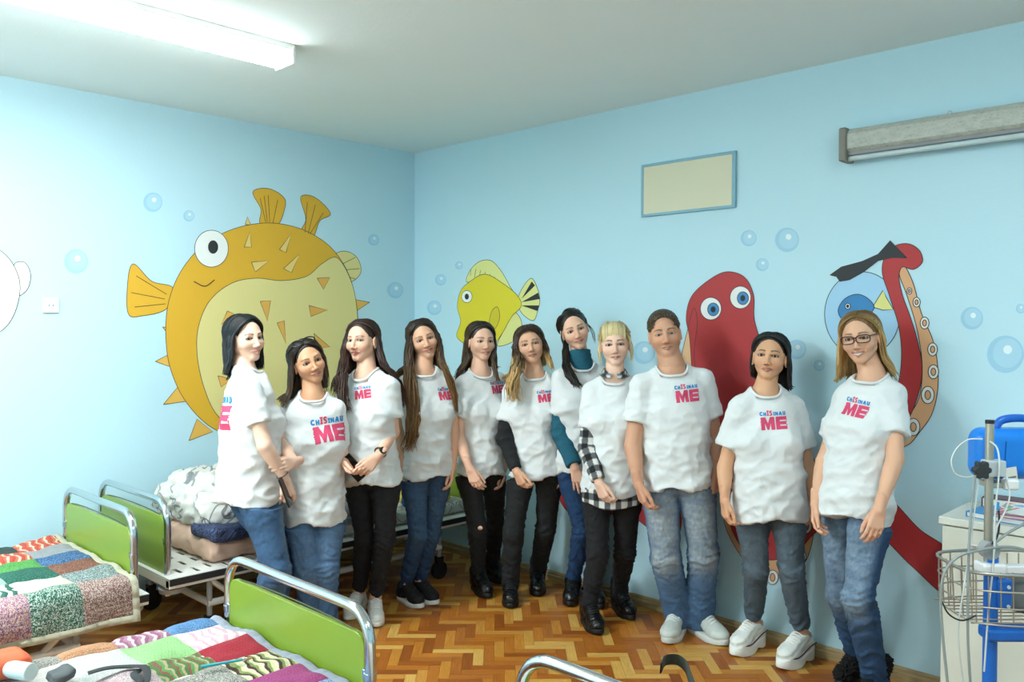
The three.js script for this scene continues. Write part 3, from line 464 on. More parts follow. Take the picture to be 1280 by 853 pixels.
{ // long wall fitting with bare tube below
  const t = thing('wall_lamp', 'long unlit metal strip lamp with grey end cap mounted high on the wall', 'lamp', [3.19, 2.375, 0]), L = 1.3;
  const dusty = dataTex(256, 64, (u, v) => { const s = 0.5 + 0.5 * noise3(u * 14, v * 5, 3), q = noise3(u * 40, v * 20, 6) > 0.55 ? 0.08 : 0; return [0.74 - q - 0.07 * s, 0.75 - q - 0.06 * s, 0.71 - q - 0.06 * s]; });
  const pr = new THREE.Shape([[0, 0.02], [0.07, 0.02], [0.09, 0.035], [0.09, 0.10], [0.07, 0.125], [0, 0.125]].map(p => new THREE.Vector2(...p)));
  const body = new THREE.ExtrudeGeometry(pr, { depth: L, bevelEnabled: false }); { const p = body.attributes.position; for (let i = 0; i < p.count; i++) { const x = p.getX(i), z = p.getZ(i); p.setX(i, 0.03 + z); p.setZ(i, x); } const P = p.array; for (let i = 0; i < P.length; i += 9) for (let k = 0; k < 3; k++) { const q = P[i + k]; P[i + k] = P[i + 3 + k]; P[i + 3 + k] = q; } body.computeVertexNormals(); mapUV(body, (x, y) => [x / 0.9, y / 0.13]); }
  part('housing', body, mat(0xffffff, 0.5, { map: dusty }), t); part('reflector', rbox(0.03, 0.004, 0.02, L, 0.022, 0.075, 0.004), mat(0x85898a, 0.4), t); part('tube', rod([0.03, -0.008, 0.06], [L, -0.008, 0.06], 0.0125, 12), mat(0xb9cdd0, 0.2), t, 'thin unlit glass tube');
  for (const x of [0, L]) part('end_cap', rbox(x, -0.022, 0, x + 0.034, 0.132, 0.102, 0.008, 3), mat(0x7c7a70, 0.55), t); part('screw_eye', new THREE.TorusGeometry(0.008, 0.002, 6, 14).translate(0.46, 0.132, 0.05), M.steel, t);
}
// ------------------------------------------------------------------ people: heads, hands, clothes, hair
const SK = { fair: '#e3b59a', pale: '#e8c0a8', tan: '#d29d78', warm: '#dcaa8a', man: '#cf9b7c', olive: '#d8a47e' };
const basis = (o, X, Y, Z) => new THREE.Matrix4().makeBasis(X, Y, Z).setPosition(o);
const bell = (x, c, w) => Math.exp(-((x - c) / w) * ((x - c) / w));

// head in its own axes: x to the person's left, y up, z out of the face; origin between the eyes' level and the ears
function headField(o, neckLocal) {
  const jw = o.jaw ?? 1, m = o.man ? 1 : 0, sm = o.smile ?? 0.4;
  const cran = ell([0, 0.030, -0.016], [0.0735, 0.082, 0.093]), face = ell([0, -0.020, 0.018], [0.0630 * (1 + 0.02 * m), 0.078, 0.070]);
  const jaw = cone(V(0, -0.052, 0.006), V(0, -0.091, 0.056), 0.050 * jw, 0.018 + 0.005 * m), jawL = cone(V(0.044 * jw, -0.048, 0.0), V(0.012, -0.095, 0.055), 0.015 + 0.003 * m, 0.013), jawR = cone(V(-0.044 * jw, -0.048, 0.0), V(-0.012, -0.095, 0.055), 0.015 + 0.003 * m, 0.013);
  const chL = ell([0.037, -0.030, 0.052], [0.027, 0.024, 0.026]), chR = ell([-0.037, -0.030, 0.052], [0.027, 0.024, 0.026]);
  const brow = cone(V(-0.03, 0.018, 0.071), V(0.03, 0.018, 0.071), 0.012 + 0.002 * m);
  const bridge = cone(V(0, 0.008, 0.083), V(0, -0.034, 0.1005), 0.0070 + 0.001 * m, 0.0090 + 0.0014 * m), tip = ell([0, -0.036, 0.0985], [0.0105 + 0.001 * m, 0.009, 0.0105]), alL = ell([0.0115, -0.040, 0.091], [0.008, 0.007, 0.010]), alR = ell([-0.0115, -0.040, 0.091], [0.008, 0.007, 0.010]);
  const my = -0.0655, cw = 0.0225 + 0.004 * sm, up = 0.006 * sm; // the corners of the mouth
  const lipU = [cone(V(-cw, my + up, 0.074), V(-0.004, my + 0.004, 0.0895), 0.0028, 0.0056), cone(V(cw, my + up, 0.074), V(0.004, my + 0.004, 0.0895), 0.0028, 0.0056)];
  const lipD = [cone(V(-cw, my + up, 0.074), V(0, my - 0.006 - 0.003 * (o.teeth ? 1 : 0), 0.087), 0.0022, 0.0062), cone(V(cw, my + up, 0.074), V(0, my - 0.006 - 0.003 * (o.teeth ? 1 : 0), 0.087), 0.0022, 0.0062)];
  const cut = [cone(V(-cw, my + up, 0.079), V(0, my - 0.0015, 0.0955), 0.0011 + (o.teeth ? 0.0020 : 0)), cone(V(cw, my + up, 0.079), V(0, my - 0.0015, 0.0955), 0.0011 + (o.teeth ? 0.0020 : 0))];
  const philt = cone(V(0, -0.048, 0.0975), V(0, -0.057, 0.0955), 0.003);
  const earL = ell([0.0755, -0.012, -0.010], [0.008, 0.031, 0.019]), earR = ell([-0.0755, -0.012, -0.010], [0.008, 0.031, 0.019]), conL = ell([0.084, -0.010, -0.006], [0.006, 0.018, 0.010]), conR = ell([-0.084, -0.010, -0.006], [0.006, 0.018, 0.010]);
  const sockL = ell([0.0315, -0.001, 0.090], [0.0205, 0.0125, 0.0135]), sockR = ell([-0.0315, -0.001, 0.090], [0.0205, 0.0125, 0.0135]);
  const EY = { x: 0.0315, z: 0.0668, r: 0.0128 };
  const lidL = ell([EY.x, 0.0, EY.z - 0.001], [0.0152, 0.0138, 0.0142]), lidR = ell([-EY.x, 0.0, EY.z - 0.001], [0.0152, 0.0138, 0.0142]);
  const open = (o.squint ?? 0.0) ;
  const slit = s => { const c = ell([s * EY.x, -0.0008, EY.z + 0.013], [0.0146, 0.0061 - 0.0018 * open, 0.012]); return c; };
  const slL = slit(1), slR = slit(-1);
  const nb = neckLocal, neck = cone(V(0, -0.062, -0.026), nb, 0.041 + 0.010 * m, 0.050 + 0.013 * m), nape = cone(V(0, -0.02, -0.06), V(nb.x, nb.y, nb.z - 0.01), 0.038 + 0.006 * m, 0.046 + 0.010 * m);
  const adam = m ? cone(V(0, -0.125, 0.012), V(0, -0.14, 0.018), 0.012) : null;
  const sdf = (x, y, z) => {
    let d = smin(cran(x, y, z), face(x, y, z), 0.03);
    d = smin(d, jaw(x, y, z), 0.028); d = smin(d, jawL(x, y, z), 0.02); d = smin(d, jawR(x, y, z), 0.02);
    const n = smin(neck(x, y, z), nape(x, y, z), 0.02);
    if (z > 0.02 && d < 0.05) {
      d = smin(d, chL(x, y, z), 0.02); d = smin(d, chR(x, y, z), 0.02); d = smin(d, brow(x, y, z), 0.016);
      d = smax(d, -sockL(x, y, z), 0.012); d = smax(d, -sockR(x, y, z), 0.012);
      d = smin(d, lidL(x, y, z), 0.006); d = smin(d, lidR(x, y, z), 0.006);
      d = smin(d, bridge(x, y, z), 0.010); d = smin(d, tip(x, y, z), 0.006); d = smin(d, alL(x, y, z), 0.005); d = smin(d, alR(x, y, z), 0.005);
      for (const f of lipU) d = smin(d, f(x, y, z), 0.005); for (const f of lipD) d = smin(d, f(x, y, z), 0.006);
      { let dc = 9; for (const f of cut) dc = Math.min(dc, f(x, y, z)); d += 0.0016 * Math.exp(-dc * dc / 6e-6); }
      d = smax(d, -philt(x, y, z), 0.004);
      d = smax(d, -slL(x, y, z), 0.0015); d = smax(d, -slR(x, y, z), 0.0015);
    }
    d = smin(d, n, 0.013);
    d = smin(d, smax(earL(x, y, z), -conL(x, y, z), 0.005), 0.006); d = smin(d, smax(earR(x, y, z), -conR(x, y, z), 0.005), 0.006);
    return d;
  };
  const skin = lin(o.skin), lip = mixc(skin, lin(o.lips ?? '#a8474a'), o.lipMix ?? 0.62), bc = lin(o.brow ?? '#2a1c14'), dark = lin('#1b110c'), blush = mixc(skin, lin('#c9705f'), 0.22);
  const color = (x, y, z) => {
    let c = skin.clone(); if (z < 0.02) return c;
    const ax = Math.abs(x);
    c.lerp(blush, 0.7 * bell(ax, 0.042, 0.02) * bell(y, -0.03, 0.018) + 0.5 * bell(ax, 0, 0.012) * bell(y, -0.037, 0.012));
    // brows
    const t = (ax - 0.013) / 0.037; if (t > -0.1 && t < 1.1 && z > 0.04) { const by = 0.0195 + 0.0065 * Math.sin(clamp(t) * 2.5) - 0.004 * clamp(t), th = mix(0.0040, 0.0016, clamp(t)) * (1 + 0.25 * m); c.lerp(bc, 0.88 * sstep(th * 1.25, th * 0.7, Math.abs(y - by)) * sstep(1.1, 0.95, t) * sstep(-0.1, 0.05, t)); }
    // lashes and lid line round the opening
    const ex = (ax - EY.x) / 0.0140, ey = (y + 0.0008) / (0.0056 - 0.0018 * open), q = Math.hypot(ex, ey);
    if (z > 0.06 && q < 2.2) { if (ey > -0.1 || ex > 0.5) c.lerp(dark, (o.man ? 0.55 : 0.95) * sstep(1.55, 1.12, q)); else c.lerp(dark, (o.man ? 0.25 : 0.5) * sstep(1.35, 1.05, q)); if (!o.man) c.lerp(mixc(skin, lin('#7a4a3a'), 0.5), 0.35 * bell(q, 1.7, 0.4) * (ey > 0 ? 1 : 0)); }
    // lips
    let dl = 9; for (const f of lipU) dl = Math.min(dl, f(x, y, z)); for (const f of lipD) dl = Math.min(dl, f(x, y, z));
    if (z > 0.06) c.lerp(lip, sstep(0.0022, 0.0004, dl));
    let dc = 9; for (const f of cut) dc = Math.min(dc, f(x, y, z)); if (z > 0.06) c.lerp(lin('#5a2422'), 0.6 * sstep(0.0014, 0.0002, dc));
    if (o.teeth && z > 0.06) { const q = x / cw, ym = my + up * q * q - 0.0022, hh = 0.0050 * (1 - q * q / 0.72); if (hh > 0) { c.lerp(lin('#6a2a26'), 0.8 * sstep(hh + 0.0012, hh, Math.abs(y - ym))); c.lerp(lin('#e9e2d8'), sstep(hh, hh - 0.0012, Math.abs(y - ym - 0.0004))); } }
    // nostrils
    c.lerp(dark, 0.75 * bell(ax, 0.0075, 0.003) * bell(y, -0.0455, 0.0026) * (z > 0.085 ? 1 : 0));
    if (m) { const st = sstep(-0.035, -0.06, y) * sstep(0.0, 0.03, z) * (dl > 0.003 ? 1 : 0); c.lerp(mixc(skin, lin('#5a4a40'), 0.55), 0.30 * st * (0.6 + 0.4 * noise3(x * 400, y * 400, z * 400))); }
    return c;
  };
  return { sdf, color, EY };
}
function eyeballs(o, EY) { // white, iris, pupil as vertex colours on two finely divided balls
  const list = [], iris = lin(o.iris ?? '#4a3020');
  for (const s of [-1, 1]) {
    const g = new THREE.SphereGeometry(EY.r, 40, 28).rotateX(Math.PI / 2); const gx = (o.gaze ?? [0, 0])[0], gy = (o.gaze ?? [0, 0])[1];
    const d = V(gx, gy, 1).normalize();
    paint(g, (x, y, z) => { const a = Math.acos(clamp((x * d.x + y * d.y + z * d.z) / EY.r, -1, 1)); return a < 0.22 ? lin('#0a0807') : a < 0.58 ? mixc(iris, lin('#140c08'), sstep(0.44, 0.57, a) * 0.8) : lin('#c9c2bb'); });
    list.push(g.translate(s * EY.x, -0.0005, EY.z - 0.0006));
  }
  
  return list;
}
// a hand: w wrist, d finger direction, n palm normal (palm looks along n), s towards the thumb
function handField(w, d, n, s, pose = {}) {
  d = d.clone().normalize(); n = n.clone().addScaledVector(d, -n.dot(d)).normalize(); const sx = d.clone().cross(n); if (sx.dot(s) < 0) sx.negate(); s = sx.normalize();
  const P = (a, b, c) => w.clone().addScaledVector(d, a).addScaledVector(s, b).addScaledVector(n, c), f = [], k = pose.size ?? 1;
  const curl = pose.curl ?? [0.35, 0.45, 0.35], spread = pose.spread ?? 0.05, bases = [[0.086, 0.027], [0.089, 0.009], [0.085, -0.009], [0.077, -0.026]], lens = [0.072, 0.080, 0.074, 0.058];
  f.push(cone(P(-0.05 * k, 0, 0), P(0.012 * k, 0, 0), 0.024 * k, 0.024 * k));
  const tips = [];
  bases.forEach(([a, b], i) => {
    f.push(cone(P(0.012 * k, b * 0.55 * k, 0), P(a * k, b * k, 0), 0.0145 * k, 0.0110 * k));
    let p = P(a * k, b * k, 0), ang = 0, sp = (1.5 - i) * spread, r = 0.0092 * k * (i === 3 ? 0.86 : 1);
    [0.45, 0.31, 0.24].forEach((q, j) => { ang += curl[j] * (1 + 0.06 * i) + (pose.extra?.[i] ?? 0); const dir = d.clone().multiplyScalar(Math.cos(ang) * Math.cos(sp)).addScaledVector(n, Math.sin(ang)).addScaledVector(s, Math.sin(sp) * Math.cos(ang)); const p2 = p.clone().addScaledVector(dir, lens[i] * q * k); f.push(cone(p, p2, r, r * 0.92)); p = p2; r *= 0.92; });
    tips.push(p);
  });
  let p = P(0.022 * k, 0.018 * k, 0.006 * k); const to = pose.thumb ?? [0.85, 0.36, 0.30]; let dir = d.clone().multiplyScalar(to[0]).addScaledVector(s, to[1]).addScaledVector(n, to[2]).normalize();
  [[0.042, 0.0140, 0.0115], [0.032, 0.0108, 0.0095], [0.026, 0.0094, 0.0076]].forEach(([l, r1, r2], j) => { const p2 = p.clone().addScaledVector(dir, l * k); f.push(cone(p, p2, r1 * k, r2 * k)); p = p2; dir = dir.clone().addScaledVector(d, 0.35).addScaledVector(s, -0.12).normalize(); });
  const palm = f.slice(1, 2);
  const lo = w.clone().addScalar(-0.075), hi = w.clone().addScalar(0.075); for (const t of [...tips, p]) { lo.min(t.clone().addScalar(-0.02)); hi.max(t.clone().addScalar(0.02)); }
  const base = [f[0], f[1], f[5], f[9], f[13]], fing = f.filter(q => !base.includes(q));
  const sdf = (x, y, z) => { let b = 9; for (const q of base) b = smin(b, q(x, y, z), 0.010); if (b > 0.16) return b; let e = b; for (const q of fing) e = smin(e, q(x, y, z), 0.0035); return e; };
  return { sdf, lo, hi, tips, P };
}
// strands of hair: tapering tubes coloured from root to tip
function lock(points, r0, r1, cols, list, flat = 1) {
  const c = new THREE.CatmullRomCurve3(points, false, 'centripetal'), seg = Math.max(5, Math.min(14, Math.round(points.length * 1.2))), fr = c.computeFrenetFrames(seg, false), P = c.getPoints(seg), n = 4, pos = [], nor = [], col = [], idx = [];
  for (let i = 0; i <= seg; i++) {
    const t = i / seg, r = (t < 0.12 ? mix(0.6, 1, t / 0.12) : t > 0.75 ? mix(1, 0.12, (t - 0.75) / 0.25) : 1) * mix(r0, r1, t), q = cols(t);
    for (let k = 0; k < n; k++) { const a = k / n * 6.2832, nn = fr.normals[i].clone().multiplyScalar(Math.cos(a)).addScaledVector(fr.binormals[i], Math.sin(a) * flat); pos.push(P[i].x + nn.x * r, P[i].y + nn.y * r, P[i].z + nn.z * r); nor.push(nn.x, nn.y, nn.z); col.push(q.r, q.g, q.b); }
  }
  for (let i = 0; i < seg; i++) for (let k = 0; k < n; k++) { const a = i * n + k, b = i * n + (k + 1) % n; idx.push(a, b, a + n, b, b + n, a + n); }
  const g = new THREE.BufferGeometry(); g.setAttribute('position', new THREE.Float32BufferAttribute(pos, 3)); g.setAttribute('normal', new THREE.Float32BufferAttribute(nor, 3)); g.setAttribute('color', new THREE.Float32BufferAttribute(col, 3)); g.setIndex(idx); list.push(g);
}
function onSkull(dir, lift, h) { // a point over the skull along a direction in head axes
  const a = 0.0745, b = 0.083, c = 0.094, l = 1 / Math.hypot(dir.x / a, dir.y / b, dir.z / c); return V(dir.x * l, dir.y * l, dir.z * l).add(dir.clone().normalize().multiplyScalar(lift)).add(V(0, 0.030, -0.016));
}
function makeHair(H, o, body, seed, fwdW, sideW) {
  const R = rng(seed), list = [], toW = v => v.clone().applyMatrix4(H), root = lin(o.root), tip = lin(o.tip ?? o.root), vary = o.vary ?? 0.25;
  const colsOf = () => { const k = 1 + (R() - 0.5) * vary * 2, w = (R() - 0.5) * 0.3; return t => mixc(root, tip, sstep(o.fade?.[0] ?? 0.2, o.fade?.[1] ?? 0.9, t + w)).multiplyScalar(k); };
  const vol = o.vol ?? 0.008;
  if (!o.short) {
    const n = Math.round((o.count ?? 230) * 2.0);
    for (let k = 0; k < n; k++) {
      const s = k % 2 ? 1 : -1, u = Math.pow(R(), 1.15), S = o.sides[s > 0 ? 1 : 0], layer = R();
      const al = mix(0.80, 2.75, u), px = (o.part ?? 0) * (1 - u * 0.6) + s * 0.02;
      const a = V(px, Math.sin(al), Math.cos(al)).normalize(), be = mix(S.az ?? 1.25, 3.1, Math.pow(u, 0.9)), e = -0.12 - 0.2 * u;
      const b = V(s * Math.sin(be) * Math.cos(e), Math.sin(e), Math.cos(be) * Math.cos(e)).normalize();
      const pts = [], lift = vol * (0.55 + 0.9 * layer), ang = a.angleTo(b), steps = 6;
      for (let i = 0; i <= steps; i++) { const t = i / steps, d = a.clone().multiplyScalar(Math.sin((1 - t) * ang)).addScaledVector(b, Math.sin(t * ang)).normalize(); pts.push(toW(onSkull(d, lift * (0.35 + 0.65 * Math.sin(Math.min(1, t * 1.6) * 1.57)), H))); }
      let p = pts[pts.length - 1].clone(); const L = (u > 0.6 ? mix(S.len, o.back ?? S.len, (u - 0.6) / 0.4) : S.len) * (0.84 + 0.2 * R()), st = 0.03, m = Math.max(2, Math.round(L / st));
      let v = V(0, -1, 0).addScaledVector(pts[pts.length - 1].clone().sub(pts[pts.length - 2]).normalize(), 0.5).normalize();
      const f = (S.front ?? 0) * (u < 0.55 ? 1 : 0.25) + (u > 0.7 ? (o.backPull ?? 0) : 0), out = S.out ?? 0.0, wav = S.wave ?? 0.005, ph = R() * 6.28;
      for (let i = 0; i < m; i++) {
        v.lerp(V(0, -1, 0).addScaledVector(fwdW, f).addScaledVector(sideW, s * out).addScaledVector(sideW, (S.drift ?? 0)).normalize(), 0.3).normalize();
        p = p.clone().addScaledVector(v, st); const mg = 0.006 + 0.022 * layer * (o.thick ?? 1);
        for (let it = 0; it < 3; it++) { const d = body(p.x, p.y, p.z); if (d < mg) { const e2 = 0.004, g = V(body(p.x + e2, p.y, p.z) - d, body(p.x, p.y + e2, p.z) - d, body(p.x, p.y, p.z + e2) - d).normalize(); p.addScaledVector(g, mg - d); } }
        pts.push(p.clone().addScaledVector(sideW, wav * Math.sin(ph + i * 0.9)).addScaledVector(fwdW, wav * Math.cos(ph + i * 0.7)));
      }
      lock(pts, o.r ?? 0.0060, (o.r ?? 0.0060) * 0.75, colsOf(), list, 0.7);
    }
  }
  if (o.tied) { // combed back to a knot, from hairline all round
    const n = 170, knot = V(...o.tied);
    for (let k = 0; k < n; k++) {
      const s = k % 2 ? 1 : -1, t = R(), be = mix(0.25, 1.75, t), el0 = mix(0.78, -0.15, sstep(0.2, 1, t)) ; const a = V(s * Math.sin(be) * Math.cos(el0), Math.sin(el0), Math.cos(be) * Math.cos(el0)).normalize(), b = knot.clone().sub(V(0, 0.03, -0.016)).normalize();
      const top = V(s * 0.35, 1, -0.25 * t).normalize(), pts = [], lift = vol * (0.5 + R());
      const mid = a.clone().add(b).addScaledVector(top, 0.75 - 0.6 * t).normalize();
      for (let i = 0; i <= 8; i++) { const q = i / 8, d = a.clone().multiplyScalar((1 - q) * (1 - q)).addScaledVector(mid, 2 * q * (1 - q)).addScaledVector(b, q * q).normalize(); pts.push(toW(onSkull(d, lift * (0.3 + 0.7 * Math.sin(Math.min(1, q * 2) * 1.57))))); }
      lock(pts, 0.0075, 0.006, colsOf(), list, 0.7);
    }
  }
  if (o.bangs) for (let k = 0; k < (o.bangs.n ?? 60); k++) {
    const x = (k / (o.bangs.n ?? 60) - 0.5) * 2, j = (R() - 0.5) * 0.12, a = V(x * 0.45 + j, 1, -0.15 + j).normalize(), b = V(x * (0.95 + (o.bangs.sweep ?? 0)), 0.62, 0.95).normalize(), pts = [], lift = 0.008 + 0.006 * R();
    for (let i = 0; i <= 5; i++) { const q = i / 5; pts.push(toW(onSkull(a.clone().lerp(b, q).normalize(), lift * (0.3 + 0.7 * Math.min(1, q * 1.6))))); }
    const e = pts[pts.length - 1], dn = V(0, -1, 0.12).transformDirection(H); for (let i = 1; i <= 3; i++) pts.push(e.clone().addScaledVector(dn, (o.bangs.drop ?? 0.035) / 3 * i * (0.85 + 0.3 * R())));
    { const q = colsOf(), kk = o.bangs.tone ?? 1; lock(pts, 0.0055, 0.004, t => q(t * kk), list, 0.6); }
  }
  if (o.strands) for (const q of o.strands) for (let k = 0; k < q.n; k++) { // a tail or wisps along a drawn path in world space
    const pts = q.path.map((p, i) => { const w = (q.w0 ?? 0.01) + ((q.w1 ?? 0.02) - (q.w0 ?? 0.01)) * i / (q.path.length - 1); return p.clone().add(V((R() - 0.5) * 2 * w, (R() - 0.5) * w, (R() - 0.5) * 2 * w)); });
    for (const p of pts) { for (let it = 0; it < 2; it++) { const d = body(p.x, p.y, p.z), mg = 0.006; if (d < mg) { const e2 = 0.004, g = V(body(p.x + e2, p.y, p.z) - d, body(p.x, p.y + e2, p.z) - d, body(p.x, p.y, p.z + e2) - d).normalize(); p.addScaledVector(g, mg - d); } } }
    lock(pts, q.r ?? 0.007, (q.r ?? 0.007) * 0.7, colsOf(), list, 0.7);
  }
  // the cap beneath
  const hl = o.hairline ?? 0, cv = o.short ? 0.004 : 0.0035, big = ell([0, 0.031, -0.017], [0.0745 + cv, 0.083 + cv, 0.094 + cv]), face = ell([0, -0.020 + hl, 0.100], [o.short ? 0.070 : 0.0775, 0.105, 0.090]), side = o.short ? cone(V(-0.2, -0.075, 0.02), V(0.2, -0.075, 0.02), 0.078) : null, nape = o.short ? -0.062 : -0.055, earcut = o.short ? [ell([0.078, -0.014, -0.004], [0.022, 0.035, 0.024]), ell([-0.078, -0.014, -0.004], [0.022, 0.035, 0.024])] : [];
  let cap = surfaceNet((x, y, z) => { let d = big(x, y, z); d = smax(d, -face(x, y, z), 0.014); d = smax(d, nape - y, 0.01); if (side) d = smax(d, -side(x, y, z), 0.012); for (const e of earcut) d = smax(d, -e(x, y, z), 0.006); return d; }, V(-0.11, -0.09, -0.14), V(0.11, 0.14, 0.11), 0.0045);
  const amp = o.short ? 0.0015 : 0.0012; displace(cap, (x, y, z) => amp * noise3(x * 190, y * 60, z * 60) + (o.short ? 0.007 * sstep(0.05, 0.10, y) : 0));
  paint(cap, (x, y, z) => mixc(root, tip, 0).multiplyScalar(0.85 + 0.35 * noise3(x * 160, y * 40, z * 40)));
  cap.applyMatrix4(H);
  if (o.short) for (let k = 0; k < 900; k++) { // short crop, combed forward
    const th = R() * 6.2832, rr = Math.sqrt(R()), d = V(Math.sin(th) * rr, 1 - rr * 0.95, Math.cos(th) * rr).normalize(); const p = onSkull(d, 0.004); if (face(p.x, p.y, p.z) < 0.004 || (Math.abs(d.x) > 0.75 && p.y < 0.02)) continue;
    const q = onSkull(V(d.x * 1.02 + (R() - 0.5) * 0.06, d.y, d.z + 0.34).normalize(), d.y > 0.4 ? 0.0105 : 0.006), mid = p.clone().lerp(q, 0.5).add(d.clone().multiplyScalar(0.002)); if (q.z > 0.085 && q.y < 0.07) continue; lock([toW(p), toW(mid), toW(q)], 0.0030, 0.0018, colsOf(), list);
  }
  return mergeGeometries([...list, cap]);
}
// ------------------------------------------------------------------ the printed slogan on the shirts
const slogan = (() => {
  const cv = document.createElement('canvas'); cv.width = 512; cv.height = 400; const c = cv.getContext('2d'); c.clearRect(0, 0, 512, 400);
  c.textBaseline = 'alphabetic'; c.textAlign = 'center'; c.lineJoin = 'round';
  const glyph = (ch, x, y, size, fill, rot, sx = 1, lw = 0.1) => { c.save(); c.translate(x, y); c.rotate(rot); c.scale(sx, 1); c.font = `bold ${size}px sans-serif`; c.fillStyle = fill; c.strokeStyle = fill; c.lineWidth = size * lw; c.fillText(ch, 0, 0); c.strokeText(ch, 0, 0); c.restore(); };
  const blue = '#1583c4', pink = '#d2456a';
  [['C', 42, 118, 92, -0.06], ['H', 106, 122, 84, 0.02], ['N', 318, 120, 80, -0.04], ['A', 384, 118, 84, 0.03], ['U', 452, 116, 86, -0.03], ['I', 270, 120, 80, 0.02]].forEach(([ch, x, y, s, r]) => glyph(ch, x, y, s, blue, r, 0.92));
  [['I', 160, 122, 128, 0.02], ['S', 216, 122, 122, -0.03]].forEach(([ch, x, y, s, r]) => glyph(ch, x, y, s, pink, r, 0.86, 0.05));
  // the big word, its outer edges ragged like a brush
  const block = pts => { c.beginPath(); pts.forEach((p, i) => c[i ? 'lineTo' : 'moveTo'](...p)); c.closePath(); c.fill(); };
  c.fillStyle = pink;
  block([[22, 386], [30, 150], [108, 148], [150, 262], [192, 146], [268, 146], [276, 384], [206, 384], [200, 262], [164, 382], [132, 382], [96, 258], [92, 386]]);
  block([[292, 384], [294, 146], [490, 140], [488, 204], [366, 206], [366, 234], [482, 230], [478, 292], [366, 292], [366, 318], [492, 314], [490, 380]]);
  const R = rng(3); for (let k = 0; k < 26; k++) { c.beginPath(); c.ellipse(22 + R() * 8, 160 + R() * 220, 4 + R() * 9, 2 + R() * 5, 0, 0, 7); c.fill(); c.beginPath(); c.ellipse(486 + R() * 6, 145 + R() * 235, 3 + R() * 6, 2 + R() * 4, 0, 0, 7); c.fill(); }
  const t = new THREE.CanvasTexture(cv); t.colorSpace = THREE.SRGBColorSpace; return t;
})();
const sloganMat = new THREE.MeshStandardMaterial({ map: slogan, alphaTest: 0.5, transparent: false, roughness: 0.85, side: THREE.DoubleSide });

const weave = dataTex(128, 128, (u, v, x, y) => { const g = 0.5 + 0.25 * Math.sin((x + y) * 1.57) + 0.15 * noise3(x * 0.6, y * 0.6, 2); return [g, g, g]; }, false);
const shirtMat = mat(0xdadede, 0.92), hairMat = new THREE.MeshStandardMaterial({ vertexColors: true, roughness: 0.42 }), skinMat = new THREE.MeshPhysicalMaterial({ vertexColors: true, roughness: 0.55, sheen: 0.2 }), clothMat = new THREE.MeshStandardMaterial({ vertexColors: true, roughness: 0.9, bumpMap: weave, bumpScale: 0.0006 });
const interp = (ks, vs, t) => { if (t <= ks[0]) return vs[0]; for (let i = 1; i < ks.length; i++) if (t <= ks[i]) { const q = (t - ks[i - 1]) / (ks[i] - ks[i - 1]), s = q * q * (3 - 2 * q); return vs[i - 1] + (vs[i] - vs[i - 1]) * s; } return vs[vs.length - 1]; };
const flatUV = g => mapUV(g, (x, y, z, nx, ny, nz) => [(Math.abs(nx) > Math.abs(nz) ? z : x) * 8, y * 8]);

